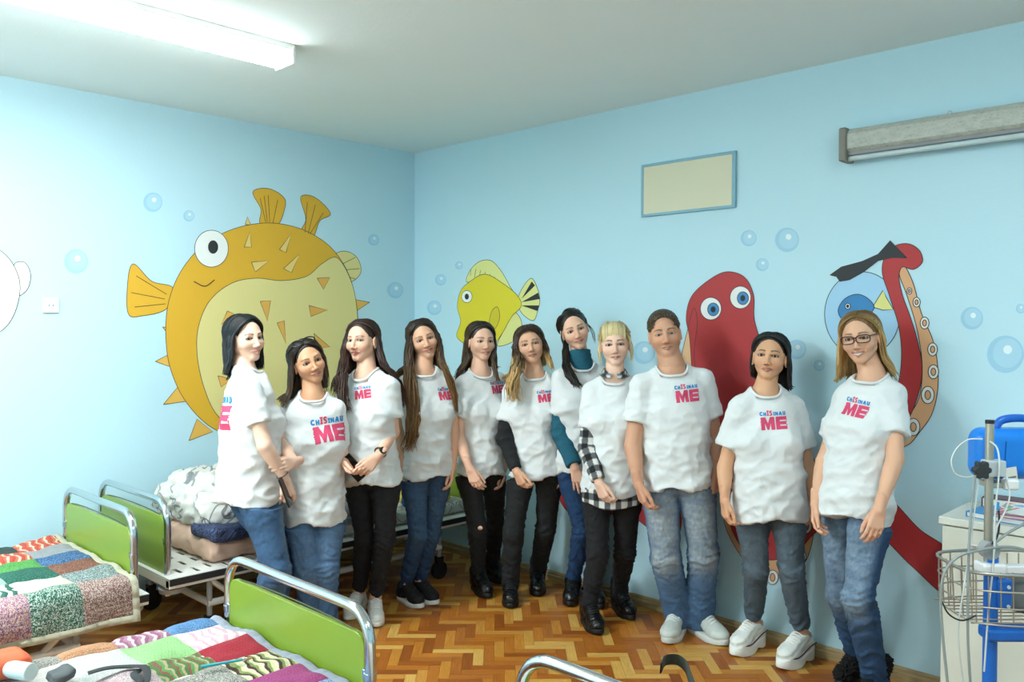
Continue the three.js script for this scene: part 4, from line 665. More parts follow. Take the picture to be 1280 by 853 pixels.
function person(s) {
  const D = s.D, base = s.feet.map(f => onFloor(f[0], f[1])).reduce((a, b) => a.clone().add(b)).multiplyScalar(1 / s.feet.length); base.y = 0;
  const mid = atDepth(s.neck[0], s.neck[1], D), T = V(camera.position.x - mid.x, 0, camera.position.z - mid.z).normalize(), R = V(T.z, 0, -T.x), UP = V(0, 1, 0);
  const yaw = s.yaw * Math.PI / 180, fwd = T.clone().multiplyScalar(Math.cos(yaw)).addScaledVector(R, Math.sin(yaw)), side0 = R.clone().multiplyScalar(Math.cos(yaw)).addScaledVector(T, -Math.sin(yaw));
  const auto = px => -(px - s.neck[0]) * D / CAM.f * clamp(Math.tan(yaw), -1.6, 1.6);
  const J = (q, dz) => atDepth(q[0], q[1], D - (q[2] ?? dz ?? 0));
  const g = thing('person', s.label, 'person', [base.x, 0, base.z], 0, 'people in white slogan T-shirts');
  const local = q => q.translate(-base.x, 0, -base.z);
  // ---------- head frame
  const hy = s.head.yaw * Math.PI / 180, hp = (s.head.pitch ?? 0) * Math.PI / 180, hr = (s.head.roll ?? 0) * Math.PI / 180, k = s.head.k ?? (s.man ? 1.02 : 0.975);
  let Z = T.clone().multiplyScalar(Math.cos(hy)).addScaledVector(R, Math.sin(hy)), X = R.clone().multiplyScalar(Math.cos(hy)).addScaledVector(T, -Math.sin(hy)), Y = UP.clone();
  { const z2 = Z.clone().multiplyScalar(Math.cos(hp)).addScaledVector(Y, Math.sin(hp)), y2 = Y.clone().multiplyScalar(Math.cos(hp)).addScaledVector(Z, -Math.sin(hp)); Z = z2; Y = y2; const q = new THREE.Quaternion().setFromAxisAngle(T, hr); X.applyQuaternion(q); Y.applyQuaternion(q); Z.applyQuaternion(q); }
  const eyeMid = J(s.head.eyes, s.head.dz ?? 0.05), H = basis(eyeMid.clone().addScaledVector(Z, -0.08 * k), X.clone().multiplyScalar(k), Y.clone().multiplyScalar(k), Z.clone().multiplyScalar(k)), Hi = H.clone().invert();
  // ---------- joints
  const neck = J(s.neck, 0), inset = q => q.addScaledVector(neck.clone().sub(q).setY(0).normalize(), s.inset ?? 0.016).add(V(0, -0.016, 0)), shA = inset(J(s.shA, auto(s.shA[0]))), shB = inset(J(s.shB, auto(s.shB[0])));
  const hem = J(s.hem, 0), smid = shA.clone().add(shB).multiplyScalar(0.5), up = smid.clone().sub(hem).normalize(), L = smid.distanceTo(hem);
  const side = side0.clone().addScaledVector(up, -side0.dot(up)).normalize(), ff = side.clone().cross(up).normalize();
  const arm = (q, sh, sg) => {
    const dz = -(sh.clone().sub(neck).dot(T)) * -1, d0 = sh.clone().sub(mid).dot(T);
    const el = J(q.el, d0 + 0.0), wr = J(q.wr, d0 + 0.03), hd = J(q.hd, q.wr[2] ?? d0 + 0.03);
    return { sh, el, wr, dir: hd.clone().sub(wr).normalize(), sg, q };
  };
  const arms = [arm(s.armA, shA, -1), arm(s.armB, shB, 1)];
  const legs = s.feet.map((f, i) => {
    const fl = onFloor(f[0], f[1]), toe = onFloor(f[2], f[3]), hip = hem.clone().addScaledVector(up, s.hipUp ?? 0.09).addScaledVector(side, (i ? 1 : -1) * (s.hipW ?? 0.082)).addScaledVector(ff, s.hipF ?? 0);
    const ank = fl.clone().setY(s.ankH ?? 0.095); let kd = depthOf(hip) * 0.5 + depthOf(ank) * 0.5 - (s.knees[i][2] ?? 0.03);
    return { hip, knee: atDepth(s.knees[i][0], s.knees[i][1], kd), ank, fl, dir: toe.sub(fl).setY(0).normalize() };
  });
  // ---------- shirt
  const KS = [0, 0.34, 0.72, 0.92, 1.1], A = [s.a[0], s.a[1], s.a[2], s.a[2] * 0.97, s.a[2] * 0.85], B = [s.b[0], s.b[1], s.b[2], s.b[2] * 0.8, s.b[2] * 0.6];
  const hemWave = (X, Z) => 0.012 * Math.sin(Math.atan2(Z, X) * 3 + s.seed) + (s.hemTilt ?? 0) * X;
  const bust = s.man ? 0 : (s.bust ?? 1), bx = 0.075, core = (x, y, z, off) => {
    const qx = x - hem.x, qy = y - hem.y, qz = z - hem.z, X = qx * side.x + qy * side.y + qz * side.z, Y = qx * up.x + qy * up.y + qz * up.z, Zz = qx * ff.x + qy * ff.y + qz * ff.z, t = Y / L;
    const a = interp(KS, A, t) - off, b = interp(KS, B, t) - off, zc = Zz - 0.012 * bust * bell(t, 0.45, 0.4), e = Math.hypot(X / a, zc / b), gr = Math.hypot(X / (a * a), zc / (b * b));
    let d = gr < 1e-6 ? -Math.min(a, b) : (e - 1) * e / gr;
    if (bust) { const by = (Y - L * 0.70), bz = Zz - b * 0.55; const q = Math.min(Math.hypot(X - bx, by, bz), Math.hypot(X + bx, by, bz)) - 0.070 * Math.sqrt(bust) + off; d = smin(d, q, 0.055); }
    d = smax(d, Y - (L + 0.098 - off - 0.52 * Math.abs(X)), 0.045);
    return { d, X, Y, Z: Zz };
  };
  const nb = neck.clone().addScaledVector(up, 0.046), traA = cone(nb.clone().addScaledVector(up, -0.02), shA, 0.042, 0.038), traB = cone(nb.clone().addScaledVector(up, -0.02), shB, 0.042, 0.038);
  const frac = s.sleeve ?? 0.66;
  const sl = arms.map(a => { const e = a.sh.clone().lerp(a.el, frac), ex = a.sh.clone().lerp(a.el, frac + 0.25), d = a.el.clone().sub(a.sh).normalize(); return { f: cone(a.sh, ex, s.slR?.[0] ?? 0.056, (s.slR?.[1] ?? 0.060) + 0.004), o: e, d }; });
  const neckAx = eyeMid.clone().addScaledVector(Z, -0.1).addScaledVector(Y, -0.08), hc = nb.clone().addScaledVector(ff, 0.014), hR = s.neckR ?? 0.067, hole = (x, y, z) => { const qx = x - hc.x, qy = y - hc.y, qz = z - hc.z, h = qx * up.x + qy * up.y + qz * up.z, f = qx * ff.x + qy * ff.y + qz * ff.z, l = qx * side.x + qy * side.y + qz * side.z; return smax(Math.hypot(l, f) - hR, -(h + 0.07 + 0.2 * f), 0.004); };
  const shirtSolid = (x, y, z) => {
    const c = core(x, y, z, 0); let d = smin(c.d, traA(x, y, z), 0.04); d = smin(d, traB(x, y, z), 0.04);
    d = smax(d, -c.Y + hemWave(c.X, c.Z), 0.008);
    for (const q of sl) { const pl = (x - q.o.x) * q.d.x + (y - q.o.y) * q.d.y + (z - q.o.z) * q.d.z; d = smin(d, smax(q.f(x, y, z), pl, 0.006), 0.022); }
    return d;
  };
  const shirtSdf = (x, y, z) => smax(shirtSolid(x, y, z), -hole(x, y, z), 0.003);
  const lo = hem.clone(), hi = hem.clone(); for (const p of [shA, shB, neck, ...sl.map(q => q.o), hem.clone().addScaledVector(side, s.a[0]), hem.clone().addScaledVector(side, -s.a[0])]) { lo.min(p); hi.max(p); } lo.addScalar(-0.2); hi.addScalar(0.2); lo.y = hem.y - 0.06; hi.y = Math.max(shA.y, shB.y, neck.y) + 0.1;
  const sh = surfaceNet(shirtSdf, lo, hi, 0.0092);
  const wr = s.wrinkle ?? 1, sd = s.seed * 3.7;
  displace(sh, (x, y, z) => {
    const qx = (x - hem.x) * side.x + (z - hem.z) * side.z, qz = (x - hem.x) * ff.x + (z - hem.z) * ff.z, t = (y - hem.y) / L, low = 1 - clamp(t);
    const diag = ridge(qx * 3.2 + y * 2.2 + sd, y * 5.5 - qx * 2, qz * 3 + sd), diag2 = ridge(qx * 4.0 - y * 2.6 + sd + 5, y * 6 + qx * 2.4, qz * 3.4), fine = noise3(qx * 16 + sd, y * 22, qz * 16);
    return wr * ((diag - 0.55) * 0.011 * (0.35 + 0.9 * low) + (diag2 - 0.55) * 0.011 * (0.4 + 0.6 * low) + (ridge(qx * 9 + y * 5 + sd, y * 13 - qx * 4, qz * 8) - 0.5) * 0.006 * (0.4 + low) + fine * 0.0014);
  });
  const holder = new THREE.Mesh(sh); holder.updateMatrixWorld(true);
  const printGeo = [];
  for (const pr of s.prints ?? []) {
    const r = rayOf(pr.px, pr.py).normalize(), p = camera.position.clone().addScaledVector(r, (D - 0.5) / r.dot(CF)); let hit = false;
    for (let i = 0; i < 200; i++) { const d = shirtSdf(p.x, p.y, p.z); if (d < 0.001) { hit = true; break; } p.addScaledVector(r, Math.max(0.001, d * 0.6)); }
    if (!hit) continue; const e = 0.03, n = pr.back ? ff.clone().negate() : V(shirtSdf(p.x + e, p.y, p.z) - shirtSdf(p.x - e, p.y, p.z), shirtSdf(p.x, p.y + e, p.z) - shirtSdf(p.x, p.y - e, p.z), shirtSdf(p.x, p.y, p.z + e) - shirtSdf(p.x, p.y, p.z - e)).normalize().lerp(ff, 0.35).normalize();
    if (pr.back) p.addScaledVector(side, pr.shift ?? 0);
    const xx = up.clone().cross(n).normalize(), yy = n.clone().cross(xx).normalize(), qd = new THREE.Quaternion().setFromRotationMatrix(new THREE.Matrix4().makeBasis(xx, yy, n)).multiply(new THREE.Quaternion().setFromAxisAngle(V(0, 0, 1), pr.rot ?? 0.04));
    const dg = new DecalGeometry(holder, p, new THREE.Euler().setFromQuaternion(qd), V(pr.w, pr.w * 0.8, pr.back ? 0.3 : 0.16));
    if (dg.attributes.position && dg.attributes.position.count) { const P = dg.attributes.position, N = dg.attributes.normal; for (let i = 0; i < P.count; i++) P.setXYZ(i, P.getX(i) + 0.0012 * N.getX(i), P.getY(i) + 0.0012 * N.getY(i), P.getZ(i) + 0.0012 * N.getZ(i)); printGeo.push(dg); }
  }
  const shirt = part('t_shirt', local(flatUV(sh)), shirtMat, g, 'white T-shirt');
  for (const dg of printGeo) part('slogan_print', local(dg), sloganMat, shirt, 'blue and pink slogan CHISINAU ME');
  { // ribbed neckband
    const pts = []; for (let i = 0; i < 26; i++) { const a = i / 26 * 6.2832, rr = hR + 0.005, p = hc.clone().addScaledVector(ff, Math.cos(a) * rr).addScaledVector(side, Math.sin(a) * rr).addScaledVector(up, 0.10); for (let j = 0; j < 70; j++) { if (shirtSolid(p.x, p.y, p.z) < 0.0) break; p.addScaledVector(up, -0.0025); } pts.push(p); }
    for (let it = 0; it < 3; it++) { const q = pts.map((p, i) => p.clone().multiplyScalar(0.5).addScaledVector(pts[(i + 25) % 26], 0.25).addScaledVector(pts[(i + 1) % 26], 0.25)); q.forEach((p, i) => pts[i].copy(p)); }
    part('neckband', local(tube(pts, 0.0068, 60, 8, true)), shirtMat, shirt);
  }
  // ---------- body in one skin: trunk, arms, calves at 9 mm, head and hands finer
  const ar = s.man ? 1.12 : (s.armK ?? 0.93), lims = [];
  for (const a of arms) lims.push(cone(a.sh, a.el, 0.044 * ar, 0.037 * ar), cone(a.el, a.wr, 0.0375 * ar, 0.0245 * ar), cone(a.el.clone().lerp(a.wr, 0.2), a.el.clone().lerp(a.wr, 0.5), 0.037 * ar, 0.030 * ar));
  const lr = s.legR ?? [0.085, 0.057, 0.046];
  const shanks = []; for (const q of legs) shanks.push(cone(q.hip, q.knee, lr[0] - 0.016, lr[1] - 0.014), cone(q.knee, q.ank, Math.min(0.046, lr[1] - 0.012), 0.032), cone(q.ank, q.fl.clone().setY(0.05).addScaledVector(q.dir, 0.06), 0.032, 0.028));
  const trunk = (x, y, z) => { const c = core(x, y, z, y > hem.y + L * 0.88 ? 0.012 : 0.026); return smax(c.d, -c.Y + 0.02, 0.02); };
  const nk = cone(neckAx, nb.clone().addScaledVector(up, -0.04), 0.042 + (s.man ? 0.01 : 0), 0.050 + (s.man ? 0.013 : 0)), tA = cone(nb.clone().addScaledVector(up, -0.034), shA.clone().lerp(nb, 0.35).addScaledVector(up, -0.01), 0.036, 0.02), tB = cone(nb.clone().addScaledVector(up, -0.034), shB.clone().lerp(nb, 0.35).addScaledVector(up, -0.01), 0.036, 0.02);
  const bodySdf = (x, y, z) => { let d = trunk(x, y, z); d = smin(d, nk(x, y, z), 0.03); d = smin(d, tA(x, y, z), 0.03); d = smin(d, tB(x, y, z), 0.03); for (const f of lims) d = smin(d, f(x, y, z), 0.012); let l = 9; for (const f of shanks) l = smin(l, f(x, y, z), 0.012); if (l < 0.1) { const c = core(x, y, z, 0.03); if (c.Y > -0.03) l = Math.max(l, c.d); } return smin(d, l, 0.01); };
  const bl = base.clone().setY(0), bh = neckAx.clone(); for (const a of arms) for (const p of [a.sh, a.el, a.wr]) { bl.min(p); bh.max(p); } for (const q of legs) for (const p of [q.hip, q.knee, q.ank]) { bl.min(p); bh.max(p); } bl.min(lo.clone().addScalar(0.08)); bh.max(hi.clone().addScalar(-0.08)); bl.addScalar(-0.08); bh.addScalar(0.08); bl.y = 0.005; bh.y = neckAx.y + 0.0;
  const skinC = lin(s.face.skin), bodyG = surfaceNet(bodySdf, bl, bh, 0.0105), pieces = [];
  paint(bodyG, (x, y, z) => { if (s.tattoo) { const q = s.tattoo; const dx = (y - q.y) / 0.02; const on = bell(y, q.y, 0.026) * (arms[0].sh.distanceTo(V(x, y, z)) < 0.4 && x < mid.x + 9 && V(x, y, z).distanceTo(arms[0].sh) < V(x, y, z).distanceTo(arms[1].sh) ? 1 : 0); return mixc(skinC, lin('#2f3b40'), 0.85 * (on > 0.55 ? 1 : 0) * (noise3(x * 60, y * 60, z * 60) > -0.5 ? 1 : 0.3)); } return skinC; });
  pieces.push(bodyG);
  const hf = headField({ ...s.face, man: s.man }, nb.clone().addScaledVector(up, -0.03).applyMatrix4(Hi));
  const nloc = nb.clone().applyMatrix4(Hi), hg = surfaceNet(hf.sdf, V(Math.min(-0.1, nloc.x - 0.07), nloc.y - 0.03, Math.min(-0.125, nloc.z - 0.07)), V(Math.max(0.1, nloc.x + 0.07), 0.12, 0.12), 0.0032); paint(hg, hf.color);
  pieces.push(hg.applyMatrix4(H)); for (const q of eyeballs(s.face, hf.EY)) { q.deleteAttribute('uv'); pieces.push(q.applyMatrix4(H)); }
  const hands = arms.map(a => {
    if (a.q.noHand) return null;
    const inw = side.clone().multiplyScalar(-a.sg), n = a.q.palm ? side.clone().multiplyScalar(a.q.palm[0]).addScaledVector(UP, a.q.palm[1]).addScaledVector(fwd, a.q.palm[2]) : inw.clone().addScaledVector(fwd, -0.45), th = a.q.thumb ? side.clone().multiplyScalar(a.q.thumb[0]).addScaledVector(UP, a.q.thumb[1]).addScaledVector(fwd, a.q.thumb[2]) : fwd.clone().addScaledVector(inw, 0.4);
    const h = handField(a.wr, a.dir, n, th, { size: s.man ? 1.05 : 0.93, ...(a.q.pose ?? {}) }), q = surfaceNet(h.sdf, h.lo, h.hi, 0.0036); paint(q, () => mixc(skinC, lin('#c07a66'), 0.12)); pieces.push(q); return h;
  });
  part('body', local(mergeGeometries(pieces)), skinMat, g);
  // ---------- trousers
  const pel = cone(legs[0].hip.clone().addScaledVector(up, 0.01), legs[1].hip.clone().addScaledVector(up, 0.01), (s.pelR ?? 0.108) - 0.012, (s.pelR ?? 0.108) - 0.012), cuts = [], lf = legs.map(q => { const d = q.ank.clone().sub(q.knee).normalize(), e = q.ank.clone().addScaledVector(d, s.cuff ?? 0.02); cuts.push({ e, d, kn: q.knee }); return [cone(q.hip, q.knee, lr[0], lr[1]), cone(q.knee, q.ank.clone().addScaledVector(d, 0.06), lr[1], lr[2]), cone(q.hip.clone().addScaledVector(ff, -0.035), q.hip.clone().lerp(q.knee, 0.35).addScaledVector(ff, -0.012), lr[0], lr[0] * 0.92), cone(q.knee.clone().lerp(q.ank, 0.16).addScaledVector(ff, -0.014), q.knee.clone().lerp(q.ank, 0.5).addScaledVector(ff, -0.006), lr[1] * 0.9, lr[1] * 0.72)]; });
  const trS = (x, y, z) => { let best = 9; lf.forEach((q, i) => { let d = 9; for (const f of q) d = smin(d, f(x, y, z), 0.025); const c = cuts[i]; d = smax(d, (x - c.e.x) * c.d.x + (y - c.e.y) * c.d.y + (z - c.e.z) * c.d.z, 0.006); best = smin(best, d, 0.012); }); best = smin(best, pel(x, y, z), 0.03); const c = core(x, y, z, 0.017); if (c.Y > -0.012) best = smax(best, c.d, 0.004); return smax(best, (y - hem.y - 0.16), 0.01); };
  const tl = hem.clone(), th2 = hem.clone(); for (const q of legs) for (const p of [q.hip, q.knee, q.ank]) { tl.min(p); th2.max(p); } tl.addScalar(-0.15); th2.addScalar(0.15); tl.y = 0.02; th2.y = hem.y + 0.17;
  const tg = surfaceNet(trS, tl, th2, 0.0085), tw = s.legWrinkle ?? 1.35;
  displace(tg, (x, y, z) => { let kn = 0, an = 0, cr = 0; for (const q of legs) { kn = Math.max(kn, bell(y, q.knee.y, 0.11)); an = Math.max(an, bell(y, 0.16, 0.11)); cr = Math.max(cr, bell(y, q.hip.y - 0.06, 0.1)); } const w = ridge(x * 4 + sd, y * 17 + 1.6 * noise3(x * 5, y * 3, z * 5), z * 4) - 0.5; return tw * (0.006 * w * (0.25 + kn + 1.1 * an + 0.6 * cr) + 0.0014 * noise3(x * 40, y * 40, z * 40)); });
  const j0 = lin(s.jeans[0]), j1 = lin(s.jeans[1] ?? s.jeans[0]), fadeA = s.jeans[2] ?? 0;
  paint(tg, (x, y, z) => { let f = 0; legs.forEach((q, i) => { const p = V(x, y, z), along = clamp((q.hip.y - y) / (q.hip.y - q.knee.y)); const c = y > q.knee.y ? q.hip.clone().lerp(q.knee, along) : q.knee.clone().lerp(q.ank, clamp((q.knee.y - y) / (q.knee.y - q.ank.y))); const o = p.sub(c); o.y = 0; const near = o.length() < lr[0] + 0.03 ? 1 : 0; const fr = o.normalize().dot(ff); f = Math.max(f, near * sstep(0.15, 0.85, fr) * (bell(y, mix(q.hip.y, q.knee.y, 0.55), 0.2) + (s.kneeFade ?? 0.3) * bell(y, q.knee.y - 0.02, 0.06))); }); const grain = 0.5 + 0.5 * noise3(x * 70, y * 25, z * 70), whisk = ridge(x * 6, y * 26, z * 6 + sd); return mixc(j0, j1, fadeA * f * (0.65 + 0.5 * grain) * (0.7 + 0.45 * whisk)).multiplyScalar(0.93 + 0.14 * noise3(x * 120, y * 120, z * 120)); });
  part('trousers', local(flatUV(tg)), clothMat, g, s.trouserLabel);
  // ---------- shoes
  legs.forEach((q, i) => shoe(g, s.shoe, basis(q.fl, V(q.dir.z, 0, -q.dir.x), UP, q.dir), local, s.seed + i));
  // ---------- extras and hair
  const invE = Hi.elements, faceE = ell([0, -0.02, 0.018], [0.064, 0.1, 0.074]), cranE = ell([0, 0.030, -0.016], [0.0735, 0.082, 0.093]);
  const collide = (x, y, z) => { const a = invE[0] * x + invE[4] * y + invE[8] * z + invE[12], b = invE[1] * x + invE[5] * y + invE[9] * z + invE[13], c = invE[2] * x + invE[6] * y + invE[10] * z + invE[14]; let d = Math.min(faceE(a, b, c), cranE(a, b, c)); d = Math.min(d, shirtSolid(x, y, z) - 0.004, nk(x, y, z)); return d; };
  const ctx = { g, s, H, Hi, arms, hands, legs, shirtSdf, shirtSolid, core, bodySdf, J, T, R, fwd, side, ff, up, local, neck, base, hem, L, collide, cone, mid, neckAx };
  if (s.extras) s.extras(ctx);
  const hspec = typeof s.hair === 'function' ? s.hair(ctx) : s.hair;
  part('hair', local(makeHair(H, hspec, collide, s.seed * 17 + 5, fwd, side0)), hairMat, g, undefined);
  return ctx;
}
// long sleeve of a garment worn beneath, from the shirt sleeve to the wrist
function underSleeve(ctx, i, name, colorFn, r0, r1, label, endK = 0.97) {
  const a = ctx.arms[i], st = a.sh.clone().lerp(a.el, 0.35), end = a.el.clone().lerp(a.wr, endK), d = a.wr.clone().sub(a.el).normalize();
  const f1 = cone(st, a.el, r0, r0 * 0.93), f2 = cone(a.el, a.wr.clone().addScaledVector(d, 0.03), r0 * 0.93, r1), lo = st.clone(), hi = st.clone(); for (const p of [a.el, a.wr]) { lo.min(p); hi.max(p); } lo.addScalar(-0.07); hi.addScalar(0.07);
  const q = surfaceNet((x, y, z) => smax(smin(f1(x, y, z), f2(x, y, z), 0.02), (x - end.x) * d.x + (y - end.y) * d.y + (z - end.z) * d.z, 0.004), lo, hi, 0.0055);
  displace(q, (x, y, z) => 0.005 * (ridge(x * 7 + i, y * 16, z * 7) - 0.5) * (0.5 + 1.2 * bell(y, a.el.y, 0.08)) + 0.0008 * noise3(x * 60, y * 60, z * 60));
  const L1 = st.distanceTo(a.el); paint(q, (x, y, z) => { const p = V(x, y, z), up = p.distanceTo(st) < L1 && y > a.el.y, b = up ? st : a.el, e = up ? a.el : a.wr, ax = e.clone().sub(b).normalize(), t = p.clone().sub(b).dot(ax), o = p.clone().sub(b).addScaledVector(ax, -t), an = Math.atan2(o.dot(ctx.side), o.dot(ctx.fwd)); return colorFn(t + (up ? 0 : L1), an); });
  part(name, ctx.local(flatUV(q)), clothMat, ctx.g, label);
}
// footwear in its own axes: origin below the ankle, z to the toe
function outline(w, l0, l1, n = 40) { const pts = []; for (let i = 0; i < n; i++) { const a = i / n * 6.2832, c = Math.cos(a), z = c > 0 ? l1 * Math.pow(c, 0.85) : -l0 * Math.pow(-c, 0.8), t = (z + l0) / (l0 + l1), ww = w * (0.76 + 0.34 * bell(t, 0.68, 0.3) - 0.06 * bell(t, 0.42, 0.14)); pts.push(new THREE.Vector2(Math.sign(Math.sin(a)) * Math.pow(Math.abs(Math.sin(a)), 0.75) * ww, z)); } return pts; }
function shoe(parent, t, M4, local, seed) {
  const k = t.k ?? 1, grp = new THREE.Group(); grp.name = 'shoe'; parent.add(grp); if (t.label) grp.userData.label = t.label;
  const sh = t.sole ?? 0.028, place = g => local(g.scale(k, k, k).applyMatrix4(M4));
  const s = new THREE.Shape(outline(0.046, 0.072, 0.192)); const soleG = new THREE.ExtrudeGeometry(s, { depth: sh - 0.006, bevelEnabled: true, bevelSize: 0.004 + (t.chunky ? 0.004 : 0), bevelThickness: 0.003, bevelSegments: 2, curveSegments: 2 }).rotateX(Math.PI / 2).scale(1, 1, 1).translate(0, sh - 0.003, 0);
  { const p = soleG.attributes.position; for (let i = 0; i < p.count; i++) { const z = p.getZ(i), y = p.getY(i); p.setZ(i, z); if (t.chunky) { const arch = bell(z, 0.035, 0.03) * 0.018 * (y < sh * 0.4 ? 1 : 0.0); p.setY(i, y + arch + (y > sh * 0.6 ? 0.006 * Math.cos(z * 40) + 0.012 * sstep(0.02, -0.06, z) : 0) + (y < sh * 0.5 ? 0.012 * sstep(0.15, 0.2, z) : 0)); } else p.setY(i, y + 0.010 * sstep(0.13, 0.2, z) * (y < 0.5 * sh ? 1 : 0.6)); } soleG.computeVertexNormals(); }
  part('sole', place(toCreasedNormals(soleG, 0.8)), t.soleMat, grp);
  const y0 = sh - 0.004, fs = [ell([0, y0 + 0.020, 0.128], [0.045, 0.040, 0.060]), cone(V(0, y0 + 0.030, 0.10), V(0, y0 + 0.072, 0.012), 0.040, 0.040), cone(V(0, y0 + 0.02, -0.01), V(0, y0 + 0.02, -0.03), 0.042, 0.040), cone(V(0, y0 + 0.03, -0.032), V(0, y0 + 0.065, -0.026), 0.037, 0.036)];
  if (t.shaft) fs.push(cone(V(0, y0 + 0.06, -0.012), V(0, t.shaft - 0.03, -0.018), 0.046, t.shaftR ?? 0.049));
  const top = t.shaft ?? (y0 + 0.088), up = surfaceNet((x, y, z) => { let d = 9; for (const f of fs) d = smin(d, f(x, y, z), 0.022); d = smax(d, y0 - 0.001 - y, 0.003); d = smax(d, y - top - (t.shaft ? 0 : 0.18 * Math.max(0, z - 0.0) * 0 + (z < -0.03 ? 0.012 : 0)), 0.008); if (t.shaft || t.open) d = smax(d, -(Math.hypot(x, z + 0.016) - 0.036) * 1 - Math.max(0, top - 0.02 - y) * 2, 0.004); return d; }, V(-0.075, 0, -0.11), V(0.075, top + 0.03, 0.215), t.shaft ? 0.005 : 0.0042);
  if (t.fur) displace(up, (x, y, z) => 0.012 * noise3(x * 90 + seed, y * 70, z * 90) + 0.006 * noise3(x * 200, y * 160, z * 200)); else displace(up, (x, y, z) => 0.0022 * (ridge(x * 14 + seed, y * 22, z * 26) - 0.5) * (t.shaft ? 2 : 1) + (t.ridged ? 0.0022 * Math.sin((y * 0.9 + z * 0.35) * 260) * (y < y0 + 0.07 ? 1 : 0) : 0));
  part('upper', place(up), t.upMat, grp);
  if (t.laces) { const n = t.lacesN ?? 5; for (let i = 0; i < n; i++) { const q = i / (n - 1); const zc = mix(0.108, 0.045, q); let yc = y0 + 0.13; const fu = (x, y, z) => { let d = 9; for (const f of fs) d = smin(d, f(x, y, z), 0.022); return d; }; while (fu(0, yc, zc) > 0.001 && yc > y0) yc -= 0.002; part('lace', place(tube([V(-0.028, yc - 0.013, zc), V(0, yc + 0.002, zc + 0.004), V(0.028, yc - 0.013, zc - 0.006)], 0.0042, 10, 5)), t.laces, grp); } if (t.shaft) for (let i = 0; i < 4; i++) { const y = mix(y0 + 0.085, t.shaft - 0.03, i / 3); part('lace', place(tube([V(-0.022, y, 0.024), V(0, y + 0.006, 0.034), V(0.022, y, 0.024)], 0.0032, 8, 5)), t.laces, grp); } }
  if (t.stripe) { const pts = side => [[0.17, 0.012], [0.13, 0.010], [0.08, 0.014], [0.04, 0.026], [0.0, 0.036], [-0.05, 0.042]].map(([z, h]) => V(side * (z > 0.15 ? 0.026 : 0.049), y0 + h, z)); for (const q of [-1, 1]) part('stripe', place(tube(pts(q), 0.003, 24, 5)), t.stripe, grp); }
  if (t.toeCap) part('toe_cap', place(surfaceNet((x, y, z) => smax(smax(ell([0, y0 + 0.020, 0.130], [0.0475, 0.034, 0.0615])(x, y, z), 0.13 - z, 0.004), y0 - y, 0.002), V(-0.06, 0, 0.1), V(0.06, 0.08, 0.21), 0.004)), t.toeCap, grp);
}
// ------------------------------------------------------------------ the eleven people, from the bed side to the equipment side
const leather = mat(0x101113, 0.32), blackSole = mat(0x0c0c0d, 0.6), blackCloth = mat(0x131417, 0.75), whiteLea = mat(0xe2e3df, 0.5), whiteSole = mat(0xe6e6e0, 0.6), greySole = mat(0xc9cdc8, 0.6);
const BOOT = { upMat: leather, soleMat: blackSole, sole: 0.03, shaft: 0.19, shaftR: 0.05, laces: blackCloth, k: 0.98, label: 'black leather lace-up ankle boot' };
const ANKLE = { ...BOOT, shaft: 0.15, laces: null, label: 'plain black leather ankle boot' };
const BLACKSNEAK = { upMat: blackCloth, soleMat: whiteSole, sole: 0.03, laces: mat(0x222326, 0.8), k: 0.93, label: 'black sneaker with white sole' };
const WHITESNEAK = { upMat: whiteLea, soleMat: whiteSole, sole: 0.028, laces: mat(0xf0f0ee, 0.8), k: 0.92, open: true, label: 'white low sneaker' };
const GREYSNEAK = { upMat: mat(0xb9c2bd, 0.7), soleMat: greySole, sole: 0.03, laces: mat(0xd8dcd9, 0.8), toeCap: mat(0xc3cbc6, 0.7), k: 1.05, label: 'pale grey suede sneaker' };
const CHUNKY = { upMat: mat(0xdfe2dc, 0.6), soleMat: mat(0xe6e8e2, 0.6), sole: 0.047, chunky: true, ridged: true, laces: mat(0xf2f2ee, 0.8), stripe: mat(0x5a2f35, 0.6), k: 1.0, open: true, label: 'chunky white platform sneaker with a dark red line' };
const FURBOOT = { upMat: mat(0x0f0f10, 0.95), soleMat: blackSole, sole: 0.03, shaft: 0.2, shaftR: 0.06, fur: true, k: 0.98, label: 'black furry boot' };
const ring = (ctx, c, ax, r, t, name, m, label) => { const q = new THREE.TorusGeometry(r, t, 8, 30).applyQuaternion(new THREE.Quaternion().setFromUnitVectors(V(0, 0, 1), ax.clone().normalize())).translate(c.x, c.y, c.z); part(name, ctx.local(q), m, ctx.g, label); };
const studs = (ctx, hex = 0xd8d4cc) => { for (const q of [-1, 1]) { const p = V(q * 0.078, -0.042, -0.004).applyMatrix4(ctx.H); part('earring', ctx.local(new THREE.SphereGeometry(0.0045, 10, 8).translate(p.x, p.y, p.z)), mat(hex, 0.25, { metalness: 0.8 }), ctx.g); } };
const hang = { curl: [0.4, 0.5, 0.35] };
const P = [];
